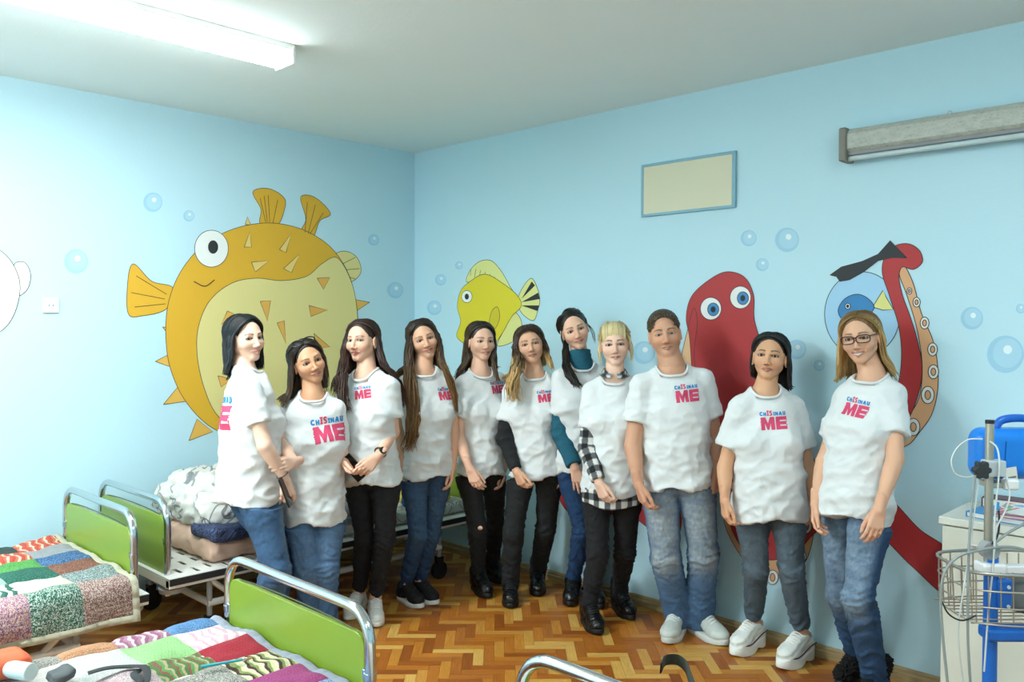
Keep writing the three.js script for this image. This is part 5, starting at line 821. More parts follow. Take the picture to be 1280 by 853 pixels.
// 1
P.push({ seed: 1, D: 4.12, yaw: 112, label: 'person in white T-shirt and blue jeans grasping the own forearm, back half turned', trouserLabel: 'mid blue jeans',
  head: { eyes: [319, 423], yaw: 34, roll: 6, pitch: -2, dz: 0.03 }, neck: [306, 466, 0], shA: [313, 484, 0.17], shB: [311, 480, -0.16], hem: [309, 626, 0], hemTilt: 0,
  a: [0.175, 0.16, 0.155], b: [0.165, 0.145, 0.142], bust: 0.9, hipUp: 0.08, hipF: 0.02, sleeve: 0.62,
  armA: { el: [331, 558, 0.2], wr: [356, 598, 0.13], hd: [361, 630, 0.13], palm: [1, 0, 0.2], thumb: [0, 0.2, 1], pose: { curl: [0.5, 0.6, 0.4] } },
  armB: { el: [350, 552, -0.1], wr: [368, 578, 0.07], hd: [349, 584, 0.2], palm: [0.9, -0.3, -0.5], thumb: [0, 1, 0], pose: { curl: [0.45, 0.5, 0.3] } },
  knees: [[345, 714, 0.06], [352, 712, 0.0]], feet: [[330, 812, 352, 816], [338, 800, 360, 803]], legR: [0.092, 0.066, 0.055], shoe: ANKLE, jeans: ['#3f6186', '#7f9cb8', 0.5], pelR: 0.115,
  prints: [{ px: 284, py: 516, w: 0.24, back: true, shift: 0.09 }],
  face: { skin: SK.pale, smile: 0.25, lips: '#a9545a', brow: '#1c1716', iris: '#3a2a20', gaze: [-0.35, 0] },
  hair: { root: '#0b0e11', tip: '#10171b', vary: 0.5, part: 0.12, vol: 0.013, count: 260, sides: [{ len: 0.17, az: 1.12, front: -0.05, out: 0.12 }, { len: 0.18, az: 1.2, front: 0.1 }], back: 0.22, r: 0.0065, hairline: 0.004 },
  extras: ctx => { const a = ctx.arms[0]; ring(ctx, a.wr.clone().lerp(a.el, 0.12), a.wr.clone().sub(a.el), 0.029, 0.0022, 'bracelet', mat(0x3a3028, 0.5)); } });
// 2 sunglasses pushed up
P.push({ seed: 2, D: 4.3, yaw: 6, label: 'person with sunglasses pushed up and a large chest slogan on the white T-shirt', trouserLabel: 'mid blue jeans',
  head: { eyes: [390.5, 452.5], yaw: 16, roll: 20, pitch: -3, dz: 0.07 }, neck: [391, 494, 0], shA: [358, 511], shB: [423, 509], hem: [394, 653, 0], a: [0.148, 0.148, 0.15], b: [0.13, 0.118, 0.115], hipUp: 0.09, bust: 0.8,
  armA: { el: [360, 576, -0.09], wr: [376, 618, -0.16], hd: [384, 636, -0.17] }, armB: { el: [424, 578, -0.09], wr: [410, 618, -0.16], hd: [402, 636, -0.17] },
  knees: [[384, 712, 0.05], [407, 712, 0.05]], feet: [[386, 800, 388, 822], [408, 800, 412, 822]], legR: [0.085, 0.062, 0.052], shoe: WHITESNEAK, jeans: ['#3d5f84', '#6f90b0', 0.5], prints: [{ px: 412, py: 536, w: 0.185, rot: 0.08 }],
  face: { skin: SK.tan, smile: 0.5, lips: '#a85a58', brow: '#241812', iris: '#3a2a1c' },
  hair: { root: '#231a13', tip: '#4d3b28', vary: 0.4, part: -0.1, vol: 0.012, count: 240, sides: [{ len: 0.24, az: 1.15, front: 0.12, out: 0.16 }, { len: 0.19, az: 1.22, front: 0.05, out: 0.08 }], back: 0.24, r: 0.0065 },
  extras: ctx => { // sunglasses on the crown
    const G = new THREE.Group(); G.name = 'sunglasses'; ctx.g.add(G); const fr = mat(0x1d1a18, 0.3), le = new THREE.MeshStandardMaterial({ color: 0x3a3a34, roughness: 0.12, metalness: 0.3 });
    for (const q of [-1, 1]) { const M2 = ctx.H.clone().multiply(new THREE.Matrix4().makeTranslation(q * 0.031, 0.110, 0.040)).multiply(new THREE.Matrix4().makeRotationX(-0.95)); const s = new THREE.Shape(); s.absellipse(0, 0, 0.03, 0.023, 0, 6.2832); part('lens', ctx.local(new THREE.ExtrudeGeometry(s, { depth: 0.002, bevelEnabled: false, curveSegments: 20 }).applyMatrix4(M2)), le, G); part('rim', ctx.local(new THREE.TorusGeometry(0.0268, 0.0034, 8, 28).scale(1.13, 0.88, 1).applyMatrix4(M2)), fr, G); part('temple', ctx.local(tube([V(q * 0.061, 0.104, 0.040), V(q * 0.086, 0.07, -0.01), V(q * 0.088, 0.03, -0.05)], 0.003, 14, 6).applyMatrix4(ctx.H)), fr, G); }
    part('bridge', ctx.local(tube([V(-0.006, 0.118, 0.050), V(0, 0.121, 0.050), V(0.006, 0.118, 0.050)], 0.003, 8, 6).applyMatrix4(ctx.H)), fr, G);
  } });
// 3 long auburn hair, watch
P.push({ seed: 3, D: 4.5, yaw: -24, label: 'person in black trousers and white sneakers with a wristwatch, clasping a phone', trouserLabel: 'black skinny trousers',
  head: { eyes: [443, 425.8], yaw: -30, roll: 3, pitch: 3, dz: 0.05 }, neck: [458, 468, 0], shA: [432, 480], shB: [490, 480], hem: [464, 602, 0], a: [0.175, 0.15, 0.15], b: [0.14, 0.12, 0.118], hipUp: 0.06,
  armA: { el: [426, 542, 0.08], wr: [430, 576, 0.2], hd: [439, 591, 0.25], palm: [0.9, 0, 0.3], thumb: [0, 1, 0.3], pose: { curl: [0.5, 0.6, 0.4] } },
  armB: { el: [491, 541, 0.02], wr: [472, 571, 0.17], hd: [452, 592, 0.23], palm: [-0.5, 0, -0.8], thumb: [-0.3, 1, 0], pose: { curl: [0.45, 0.5, 0.4] } },
  knees: [[456, 674, 0.05], [481, 672, 0.05]], feet: [[448, 764, 437, 774], [469, 772, 472, 792]], legR: [0.079, 0.052, 0.037], shoe: WHITESNEAK, jeans: ['#14171c', '#1c2128', 0.3], prints: [{ px: 453, py: 490, w: 0.098, rot: 0.1 }], cuff: -0.04,
  face: { skin: SK.fair, smile: 0.05, lips: '#a5433f', lipMix: 0.8, brow: '#3a241a', iris: '#45331f', gaze: [0.3, 0] },
  hair: ctx => ({ root: '#2c1811', tip: '#3f2418', vary: 0.45, part: 0.05, vol: 0.010, count: 270, sides: [{ len: 0.36, az: 1.25, front: 0.25, out: 0.05, wave: 0.008 }, { len: 0.26, az: 1.6, front: -0.12, out: 0.12 }], back: 0.36, backPull: -0.05 , strands: [{ n: 84, w0: 0.014, w1: 0.032, r: 0.0058, path: [V(-0.06, 0.06, 0.03).applyMatrix4(ctx.H), V(-0.088, -0.02, 0.02).applyMatrix4(ctx.H), ctx.J([430, 452, 0.08]), ctx.J([428, 475, 0.13]), ctx.J([428, 498, 0.15]), ctx.J([432, 514, 0.15])] }, { n: 56, w0: 0.012, w1: 0.022, r: 0.0058, path: [V(0.07, 0.05, -0.02).applyMatrix4(ctx.H), V(0.088, -0.02, -0.03).applyMatrix4(ctx.H), ctx.J([478, 452, 0]), ctx.J([490, 468, 0.02]), ctx.J([500, 484, -0.02]), ctx.J([504, 508, -0.06])] }] }),
  extras: ctx => { studs(ctx, 0xd0c9b8); const a = ctx.arms[1], ax = a.wr.clone().sub(a.el), c = a.wr.clone().lerp(a.el, 0.18); ring(ctx, c, ax, 0.0285, 0.0055, 'watch_strap', mat(0x4a463a, 0.4), 'dark watch strap'); const o = ctx.T.clone().addScaledVector(ctx.R, 0.5).addScaledVector(V(0, 1, 0), 0.5).normalize(); const d = new THREE.CylinderGeometry(0.019, 0.019, 0.009, 24).applyQuaternion(new THREE.Quaternion().setFromUnitVectors(V(0, 1, 0), o)).translate(c.x + o.x * 0.03, c.y + o.y * 0.03, c.z + o.z * 0.03); part('watch_dial', ctx.local(d), mat(0x2b3a35, 0.2, { metalness: 0.5 }), ctx.g); } });
// 4 very long ombre hair
P.push({ seed: 4, D: 4.75, yaw: 18, label: 'person in white T-shirt, dark blue slim jeans and black sneakers with white soles', trouserLabel: 'dark blue slim jeans',
  head: { eyes: [531.5, 424.4], yaw: 8, roll: 17, pitch: -2, dz: 0.05 }, neck: [529, 464, 0], shA: [505, 477], shB: [560, 475], hem: [534, 596, 0], a: [0.142, 0.135, 0.138], b: [0.118, 0.108, 0.108], hipUp: 0.06,
  armA: { el: [500, 540, 0.0], wr: [503, 585, 0.04], hd: [505, 602, 0.05] }, armB: { el: [567, 538, -0.05], wr: [566, 582, -0.02], hd: [565, 600, -0.01] },
  knees: [[523, 668, 0.05], [538, 668, -0.02]], feet: [[507, 752, 535, 766], [525, 748, 553, 761]], legR: [0.076, 0.050, 0.034], shoe: BLACKSNEAK, jeans: ['#1f3b5c', '#4f7394', 0.55], prints: [{ px: 557, py: 492, w: 0.105 }],
  face: { skin: SK.warm, smile: 0.9, lips: '#a54a4c', brow: '#2a1d15', iris: '#3a2a1c' },
  hair: ctx => ({ root: '#2a1d14', tip: '#7a5a34', vary: 0.4, part: 0.05, vol: 0.011, fade: [0.15, 0.75], count: 300, sides: [{ len: 0.56, az: 1.2, front: 0.22, out: 0.0, drift: 0.08 }, { len: 0.3, az: 1.25, front: 0.12, out: 0.06 }], back: 0.5, thick: 1.2 , strands: [{ n: 112, w0: 0.016, w1: 0.04, r: 0.0058, path: [V(-0.06, 0.06, 0.03).applyMatrix4(ctx.H), V(-0.09, -0.02, 0.02).applyMatrix4(ctx.H), ctx.J([511, 448, 0.07]), ctx.J([513, 475, 0.12]), ctx.J([517, 510, 0.14]), ctx.J([516, 540, 0.14]), ctx.J([511, 562, 0.13])] }, { n: 64, w0: 0.012, w1: 0.02, r: 0.0058, path: [V(0.06, 0.06, 0.03).applyMatrix4(ctx.H), V(0.085, -0.02, 0.02).applyMatrix4(ctx.H), ctx.J([550, 446, 0.06]), ctx.J([558, 464, 0.09]), ctx.J([566, 486, 0.06]), ctx.J([568, 515, 0.03])] }] }) });
// 5 ripped black jeans
P.push({ seed: 5, D: 4.93, yaw: 24, label: 'person in white T-shirt and black jeans with a ripped knee, arm hanging forward', trouserLabel: 'black ripped jeans',
  head: { eyes: [607.2, 427], yaw: 20, roll: 0, pitch: 0, dz: 0.05 }, neck: [600, 466, 0], shA: [577, 478], shB: [625, 474], hem: [601, 594, 0], a: [0.142, 0.132, 0.135], b: [0.118, 0.108, 0.11], hipUp: 0.06,
  armA: { el: [573, 546, 0.1], wr: [587, 585, 0.2], hd: [596, 607, 0.22], palm: [0.6, 0, -0.6] }, armB: { el: [631, 540, -0.1], wr: [630, 583, -0.06], hd: [629, 600, -0.05] },
  knees: [[597, 662, 0.06], [619, 658, 0.0]], feet: [[598, 738, 614, 752], [616, 721, 630, 733]], legR: [0.074, 0.050, 0.037], shoe: ANKLE, jeans: ['#17191b', '#22262a', 0.4], prints: [{ px: 622, py: 484, w: 0.1, rot: 0.05 }],
  face: { skin: SK.fair, smile: 0.35, lips: '#a85a58', brow: '#2e2119', iris: '#40352a' },
  hair: ctx => ({ root: '#2a1f18', tip: '#5a4632', vary: 0.4, part: 0.02, vol: 0.010, count: 240, sides: [{ len: 0.2, az: 1.35, front: -0.12, out: 0.14 }, { len: 0.25, az: 1.25, front: 0.12, out: 0.02 }], back: 0.26 , strands: [{ n: 50, w0: 0.012, w1: 0.02, r: 0.0058, path: [V(-0.065, 0.05, -0.01).applyMatrix4(ctx.H), V(-0.085, -0.03, -0.02).applyMatrix4(ctx.H), ctx.J([586, 446, 0]), ctx.J([577, 460, 0.02]), ctx.J([571, 474, 0])] }, { n: 30, w0: 0.008, w1: 0.014, r: 0.006, path: [V(0.06, 0.05, 0.03).applyMatrix4(ctx.H), V(0.08, -0.03, 0.03).applyMatrix4(ctx.H), ctx.J([617, 448, 0.08]), ctx.J([618, 462, 0.12]), ctx.J([624, 478, 0.12])] }] }),
  extras: ctx => { const kn = ctx.legs[0].knee, d = ctx.T.clone().lerp(ctx.ff, 0.5).normalize(), c = kn.clone().addScaledVector(d, 0.047).addScaledVector(V(0, 1, 0), 0.02); part('knee_rip', ctx.local(new THREE.SphereGeometry(1, 14, 8).scale(0.028, 0.013, 0.012).translate(c.x, c.y, c.z)), mat(SK.fair, 0.6), ctx.g, 'skin through the ripped knee'); } });
// 6 blonde ombre with fringe, black sleeves
P.push({ seed: 6, armK: 0.82, D: 4.82, yaw: -6, label: 'person in white T-shirt over a black long-sleeved top, in black lace-up boots', trouserLabel: 'black jeans with a torn knee',
  head: { eyes: [662.8, 430.2], yaw: 2, roll: 11, pitch: 5, dz: 0.05 }, neck: [668, 468, 0], shA: [637, 484], shB: [690, 478], hem: [671, 596, 0], a: [0.15, 0.14, 0.14], b: [0.12, 0.11, 0.11], hipUp: 0.06, bust: 0.8,
  armA: { el: [631, 548, 0.04], wr: [645, 588, 0.14], hd: [653, 607, 0.16], palm: [0.6, 0, -0.6], pose: { curl: [0.6, 0.8, 0.5] } }, armB: { el: [703, 543, -0.05], wr: [705, 583, 0.0], hd: [704, 601, 0.01] },
  knees: [[642, 664, 0.05], [682, 660, 0.05]], feet: [[638, 749, 638, 770], [672, 735, 672, 754]], legR: [0.078, 0.056, 0.048], shoe: BOOT, jeans: ['#15181a', '#23282a', 0.5], prints: [{ px: 682, py: 495, w: 0.1 }],
  face: { skin: SK.warm, smile: 0.4, lips: '#9c5450', brow: '#4a3626', iris: '#4a4030' },
  hair: ctx => ({ root: '#3f2d1f', tip: '#c8a368', vary: 0.35, part: 0.0, vol: 0.011, fade: [0.35, 0.75], count: 250, sides: [{ len: 0.25, az: 1.3, front: 0.22, out: 0.06, drift: -0.14, wave: 0.007 }, { len: 0.14, az: 1.45, front: -0.1 }], back: 0.2, bangs: { n: 34, drop: 0.02, tone: 0.2, sweep: 0.55 }, thick: 1.2 , strands: [{ n: 112, w0: 0.016, w1: 0.042, r: 0.0058, path: [V(-0.06, 0.06, 0.03).applyMatrix4(ctx.H), V(-0.088, -0.02, 0.02).applyMatrix4(ctx.H), ctx.J([650, 448, 0.08]), ctx.J([645, 464, 0.12]), ctx.J([640, 482, 0.14]), ctx.J([643, 500, 0.15])] }, { n: 26, w0: 0.012, w1: 0.016, r: 0.0065, path: [V(0.068, 0.05, 0).applyMatrix4(ctx.H), V(0.086, -0.03, 0).applyMatrix4(ctx.H), ctx.J([686, 450, 0.02]), ctx.J([690, 462, 0.03])] }] }),
  extras: ctx => { studs(ctx); for (const i of [0, 1]) underSleeve(ctx, i, 'long_sleeve', () => lin('#131518'), 0.05, 0.033, 'black long sleeve'); } });
// 7 teal turtleneck
P.push({ seed: 7, armK: 0.82, D: 4.74, yaw: 6, label: 'person in white T-shirt over a teal turtleneck, hand resting on the thigh', trouserLabel: 'deep blue jeans',
  head: { eyes: [719.8, 413], yaw: 6, roll: 19, pitch: -4, dz: 0.08 }, neck: [727, 457, 0], shA: [698, 470], shB: [757, 468], hem: [729, 592, 0], a: [0.15, 0.142, 0.148], b: [0.122, 0.114, 0.114], hipUp: 0.06,
  armA: { el: [701, 541, 0.04], wr: [718, 583, 0.15], hd: [724, 606, 0.16], palm: [0.1, 0, -1], thumb: [1, 0, 0], pose: { curl: [0.12, 0.15, 0.1], spread: 0.12 } }, armB: { el: [764, 540, -0.08], wr: [762, 585, -0.04], hd: [760, 605, -0.04] },
  knees: [[728, 662, 0.05], [746, 665, 0.0]], feet: [[716, 747, 711, 763], [741, 750, 753, 768]], legR: [0.078, 0.052, 0.039], shoe: { ...BOOT, shaft: 0.13, label: 'black high-top sneaker' }, jeans: ['#173a63', '#2f5d8c', 0.4], prints: [],
  face: { skin: SK.fair, smile: 0.75, lips: '#a65a58', brow: '#1d1613', iris: '#33241a' },
  hair: ctx => ({ root: '#14100f', tip: '#221915', vary: 0.5, short: false, count: 0, sides: [], tied: [-0.045, -0.04, -0.095], vol: 0.009, hairline: 0.004,
    strands: [{ n: 46, w0: 0.012, w1: 0.026, r: 0.0065, path: [V(-0.06, -0.05, -0.075).applyMatrix4(ctx.H), ctx.J([707, 445, 0.03]), ctx.J([708, 458, 0.09]), ctx.J([716, 474, 0.14]), ctx.J([724, 484, 0.15])] }, { n: 6, w0: 0.006, w1: 0.008, r: 0.0022, path: [V(-0.074, 0.02, 0.03).applyMatrix4(ctx.H), V(-0.088, -0.03, 0.03).applyMatrix4(ctx.H), V(-0.085, -0.09, 0.03).applyMatrix4(ctx.H)] }, { n: 7, w0: 0.006, w1: 0.012, r: 0.0022, path: [V(0.074, 0.02, 0.03).applyMatrix4(ctx.H), V(0.092, -0.04, 0.01).applyMatrix4(ctx.H), V(0.09, -0.11, 0.01).applyMatrix4(ctx.H)] }] }),
  extras: ctx => {
    const teal = () => lin('#17586b'); for (const i of [0, 1]) underSleeve(ctx, i, 'long_sleeve', teal, 0.054, 0.042, 'teal long sleeve');
    const a = ctx.neck.clone().addScaledVector(ctx.up, -0.03), b = ctx.neckAx.clone().lerp(ctx.neck, 0.32), f = cone(a, ctx.neckAx, 0.068, 0.060), d = b.clone().sub(a).normalize();
    const q = displace(surfaceNet((x, y, z) => smax(f(x, y, z), (x - b.x) * d.x + (y - b.y) * d.y + (z - b.z) * d.z, 0.006), a.clone().addScalar(-0.1), b.clone().addScalar(0.1), 0.005), (x, y, z) => 0.003 * (ridge(x * 9, y * 30, z * 9) - 0.5)); paint(q, teal); part('turtleneck', ctx.local(flatUV(q)), clothMat, ctx.g, 'teal turtleneck collar');
  } });
// 8 blonde fringe, checked shirt
const check = (t, an) => { const a = Math.floor(((t / 0.034) % 2 + 2) % 2), b = Math.floor(((an * 0.045 / 0.034) % 2 + 2) % 2); return lin(['#d9dbd6', '#5b5e60', '#131517'][a + b]); };
P.push({ seed: 8, armK: 0.82, D: 4.4, yaw: -2, label: 'person in white T-shirt over a black and white checked shirt', trouserLabel: 'black slim trousers',
  head: { eyes: [768.5, 431], yaw: 0, roll: 4, pitch: 0, dz: 0.05 }, neck: [768, 473, 0], shA: [737, 486], shB: [801, 486], hem: [764, 616, 0], a: [0.155, 0.15, 0.148], b: [0.125, 0.118, 0.115], hipUp: 0.08, bust: 0.8,
  armA: { el: [735, 561, 0.04], wr: [748, 602, 0.14], hd: [755, 622, 0.16], palm: [0.6, 0, -0.6], pose: { curl: [0.55, 0.7, 0.4] } }, armB: { el: [806, 562, -0.08], wr: [800, 606, -0.04], hd: [798, 625, -0.03] },
  knees: [[747, 692, 0.05], [781, 690, 0.05]], feet: [[736, 780, 753, 800], [775, 763, 797, 784]], legR: [0.080, 0.054, 0.041], shoe: BOOT, jeans: ['#14161b', '#1b1e24', 0.3], prints: [],
  face: { skin: SK.pale, smile: 0.2, lips: '#b06a66', brow: '#4a3626', iris: '#2f3a40' },
  hair: ctx => ({ root: '#b39a62', tip: '#e2d3a2', vary: 0.25, fade: [0.0, 0.5], count: 0, sides: [], tied: [0, 0.02, -0.105], vol: 0.011, bangs: { n: 90, drop: 0.056 }, strands: [-1, 1].map(q => ({ n: 10, w0: 0.006, w1: 0.010, r: 0.003, path: [V(q * 0.066, 0.06, 0.04).applyMatrix4(ctx.H), V(q * 0.085, 0.0, 0.03).applyMatrix4(ctx.H), V(q * 0.084, -0.06, 0.02).applyMatrix4(ctx.H), V(q * 0.08, -0.10, 0.01).applyMatrix4(ctx.H)] })) }),
  extras: ctx => {
    for (const i of [0, 1]) underSleeve(ctx, i, 'long_sleeve', check, 0.05, 0.036, 'black and white checked sleeve');
    const f = (x, y, z) => { const c = ctx.core(x, y, z, 0.006); return smax(smax(c.d, -(c.Y + 0.062 + 0.012 * Math.cos(c.X * 22)), 0.006), c.Y - 0.03, 0.004); };
    const h = ctx.hem, q = surfaceNet(f, h.clone().add(V(-0.24, -0.12, -0.24)), h.clone().add(V(0.24, 0.05, 0.24)), 0.006); displace(q, (x, y, z) => 0.006 * (ridge(x * 9, y * 3, z * 9) - 0.5)); paint(q, (x, y, z) => check(y + 0.01, Math.atan2((x - h.x) * ctx.side.x + (z - h.z) * ctx.side.z, (x - h.x) * ctx.ff.x + (z - h.z) * ctx.ff.z) * 3.2)); part('shirt_tail', ctx.local(flatUV(q)), clothMat, ctx.g, 'checked shirt tail below the T-shirt');
    for (const k of [-1, 1]) { const pts = []; const R0 = 0.056; const g = new THREE.BufferGeometry(), pos = [], idx = [], col = []; for (let i = 0; i <= 12; i++) { const a = k * mix(0.25, 2.9, i / 12); for (let j = 0; j <= 3; j++) { const w = j / 3, rr = R0 + 0.022 * w, p = ctx.neck.clone().addScaledVector(ctx.ff, Math.cos(a) * rr + 0.012).addScaledVector(ctx.side, Math.sin(a) * rr).addScaledVector(ctx.up, 0.052 - 0.034 * w - 0.02 * bell(i, 0, 4)); pos.push(p.x, p.y, p.z); const c = check(i * 0.02, j * 0.9 + i * 0.3); col.push(c.r, c.g, c.b); } } for (let i = 0; i < 12; i++) for (let j = 0; j < 3; j++) { const a = i * 4 + j; idx.push(a, a + 4, a + 1, a + 1, a + 4, a + 5); } g.setAttribute('position', new THREE.Float32BufferAttribute(pos, 3)); g.setAttribute('color', new THREE.Float32BufferAttribute(col, 3)); g.setIndex(idx); g.computeVertexNormals(); part('shirt_collar', ctx.local(g), new THREE.MeshStandardMaterial({ vertexColors: true, roughness: 0.9, side: THREE.DoubleSide }), ctx.g, 'checked shirt collar'); }
  } });
// 9 the man
P.push({ seed: 9, man: true, D: 4.24, yaw: 0, label: 'person in white T-shirt, loose faded blue jeans and pale grey sneakers', trouserLabel: 'faded loose blue jeans',
  head: { eyes: [831.7, 417.7], yaw: 3, roll: 9, pitch: 0, dz: 0.05 }, neck: [840, 462, 0], shA: [798, 478], shB: [882, 472], hem: [847, 609, 0], a: [0.182, 0.175, 0.18], b: [0.132, 0.125, 0.125], hipUp: 0.05, hipW: 0.09, neckR: 0.076, sleeve: 0.62, slR: [0.062, 0.068],
  armA: { el: [791, 557, 0.02], wr: [798, 604, 0.08], hd: [803, 625, 0.09], pose: { curl: [0.5, 0.6, 0.4] } }, armB: { el: [893, 548, -0.02], wr: [893, 592, 0.03], hd: [893, 614, 0.04], pose: { curl: [0.55, 0.6, 0.4] } },
  knees: [[832, 696, 0.05], [879, 692, 0.05]], feet: [[847, 791, 833, 807], [875, 793, 905, 808]], legR: [0.092, 0.075, 0.070], pelR: 0.115, shoe: GREYSNEAK, jeans: ['#46678a', '#a9b3b5', 0.85], kneeFade: 0.6, cuff: 0.05, legWrinkle: 1.3, prints: [{ px: 859, py: 491, w: 0.125 }],
  face: { skin: SK.man, smile: 0.45, lips: '#a0665a', lipMix: 0.35, brow: '#4a3828', iris: '#4a5458', jaw: 1.1, squint: 0.6 },
  tattoo: { y: 1.135 },
  hair: { short: true, root: '#433625', tip: '#5e4c37', vary: 0.35, vol: 0.008, hairline: 0.012 } });
// 10 dark hair, grey jeans, platform sneakers
P.push({ seed: 10, D: 3.97, yaw: 2, label: 'person in white T-shirt, grey skinny jeans and chunky white platform sneakers', trouserLabel: 'grey skinny jeans',
  head: { eyes: [960, 444.5], yaw: -7, roll: -4, pitch: 6, dz: 0.05 }, neck: [957, 488, 0], shA: [922, 505], shB: [995, 505], hem: [962, 647, 0], a: [0.178, 0.168, 0.152], b: [0.145, 0.132, 0.12], hipUp: 0.09, slR: [0.058, 0.068], sleeve: 0.66,
  armA: { el: [906, 585, -0.02], wr: [906, 624, 0.03], hd: [907, 645, 0.04], pose: { curl: [0.55, 0.7, 0.4] } }, armB: { el: [1010, 586, -0.02], wr: [1016, 626, 0.04], hd: [1014, 648, 0.06], pose: { curl: [0.55, 0.7, 0.4] } },
  knees: [[945, 712, 0.06], [989, 714, 0.06]], feet: [[942, 809, 917, 822], [1002, 825, 974, 839]], legR: [0.084, 0.055, 0.040], ankH: 0.125, cuff: -0.045, shoe: CHUNKY, jeans: ['#4a5a66', '#6d7f8a', 0.5], prints: [{ px: 967, py: 525, w: 0.125 }],
  face: { skin: SK.olive, smile: 0.3, lips: '#a8605a', brow: '#1c1310', iris: '#2c1d14' },
  hair: { root: '#120e0c', tip: '#1f1712', vary: 0.5, part: -0.03, vol: 0.011, count: 250, sides: [{ len: 0.13, az: 1.55, front: -0.12 }, { len: 0.17, az: 1.22, front: 0.06, out: 0.08 }], back: 0.15 },
  extras: ctx => studs(ctx) });
// 11 glasses
P.push({ seed: 11, D: 3.66, yaw: -34, label: 'person in glasses, white T-shirt and washed blue jeans beside the monitor stand', trouserLabel: 'washed blue skinny jeans',
  head: { eyes: [1070, 423.5], yaw: -12, roll: 8, pitch: -1, dz: 0.06 }, neck: [1090, 472, 0], shA: [1056, 490], shB: [1120, 489], hem: [1066, 646, 0], a: [0.17, 0.16, 0.152], b: [0.145, 0.135, 0.125], hipUp: 0.09, hemTilt: -0.02, slR: [0.058, 0.064],
  armA: { el: [1030, 578, -0.06], wr: [1020, 628, -0.02], hd: [1020, 655, 0.0], palm: [1, 0, -0.2] }, armB: { el: [1119, 574, 0.18], wr: [1099, 636, 0.27], hd: [1093, 666, 0.3], palm: [-0.7, 0, -0.5], pose: { curl: [0.35, 0.45, 0.3] } },
  knees: [[1052, 742, 0.06], [1073, 748, 0.12]], feet: [[1072, 846, 1047, 862], [1094, 878, 1073, 898]], legR: [0.088, 0.062, 0.052], shoe: FURBOOT, jeans: ['#27486c', '#8fa6b8', 0.75], kneeFade: 0.6, legWrinkle: 1.4, prints: [{ px: 1070, py: 509, w: 0.118, rot: -0.08 }],
  face: { skin: SK.warm, smile: 1, teeth: true, lips: '#b0605c', brow: '#5a4330', iris: '#3f3524' },
  hair: { root: '#74572f', tip: '#b8945a', vary: 0.35, part: 0.1, vol: 0.010, fade: [0.0, 0.6], count: 260, sides: [{ len: 0.2, az: 1.2, front: 0.1, out: 0.06 }, { len: 0.22, az: 1.35, front: -0.1, out: 0.1 }], back: 0.24 },
  extras: ctx => {
    const G = new THREE.Group(); G.name = 'glasses'; ctx.g.add(G); const fr = mat(0x2a1218, 0.3);
    for (const q of [-1, 1]) { const pts = []; for (let i = 0; i < 28; i++) { const a = i / 28 * 6.2832, c = Math.cos(a), s = Math.sin(a); pts.push(V(q * 0.0325 + Math.sign(c) * Math.pow(Math.abs(c), 0.6) * 0.0275, -0.004 + Math.sign(s) * Math.pow(Math.abs(s), 0.65) * 0.0165, 0.102 - 0.012 * Math.pow(Math.abs(q * 0.0325 + c * 0.0275) / 0.06, 2))); } part('rim', ctx.local(tube(pts, 0.0024, 56, 7, true).applyMatrix4(ctx.H)), fr, G); part('temple', ctx.local(tube([V(q * 0.060, 0.006, 0.090), V(q * 0.074, 0.008, 0.05), V(q * 0.080, 0.004, 0.0), V(q * 0.079, -0.012, -0.02)], 0.0024, 20, 6).applyMatrix4(ctx.H)), fr, G); const s = new THREE.Shape(); s.absellipse(q * 0.0325, -0.004, 0.026, 0.0155, 0, 6.2832); part('lens', ctx.local(new THREE.ShapeGeometry(s, 20).translate(0, 0, 0.0985).applyMatrix4(ctx.H)), new THREE.MeshPhysicalMaterial({ color: 0xffffff, transmission: 1, roughness: 0.03, thickness: 0, ior: 1.3, side: THREE.DoubleSide }), G); }
    part('bridge', ctx.local(tube([V(-0.006, 0.002, 0.101), V(0, 0.0045, 0.104), V(0.006, 0.002, 0.101)], 0.0022, 8, 6).applyMatrix4(ctx.H)), fr, G); studs(ctx);
  } });
const only = null;
const folk = P.map((s, i) => (only && !only.includes(i + 1)) ? null : person(s));
// phones held by two of them
function phone(p, d, n, label) { const x = d.clone().cross(n).normalize(), M4 = basis(p, x, d.clone().normalize(), x.clone().cross(d).normalize()); const t = thing('mobile_phone', label, 'phone', [p.x, p.y, p.z]); const q = M4.clone().setPosition(0, 0, 0); part('case', new RoundedBoxGeometry(0.07, 0.145, 0.009, 3, 0.004).applyMatrix4(q), mat(0x141517, 0.4), t); part('screen', new THREE.PlaneGeometry(0.064, 0.136).translate(0, 0, 0.0048).applyMatrix4(q), mat(0x06070a, 0.08), t); }
if (folk[0]) { const c = folk[0]; phone(c.J([357, 615, 0.16]), V(0, 1, 0).addScaledVector(c.R, -0.35).normalize(), c.T.clone().multiplyScalar(0.3).addScaledVector(c.R, 1).normalize(), 'black phone held by the person grasping the own forearm'); }
if (folk[2]) { const c = folk[2]; phone(c.J([442, 585, 0.2]), V(0, 1, 0).addScaledVector(c.R, -0.9).normalize(), c.T.clone().addScaledVector(c.R, -0.5).addScaledVector(V(0, 1, 0), 0.4).normalize(), 'black phone held by the person with the wristwatch'); }
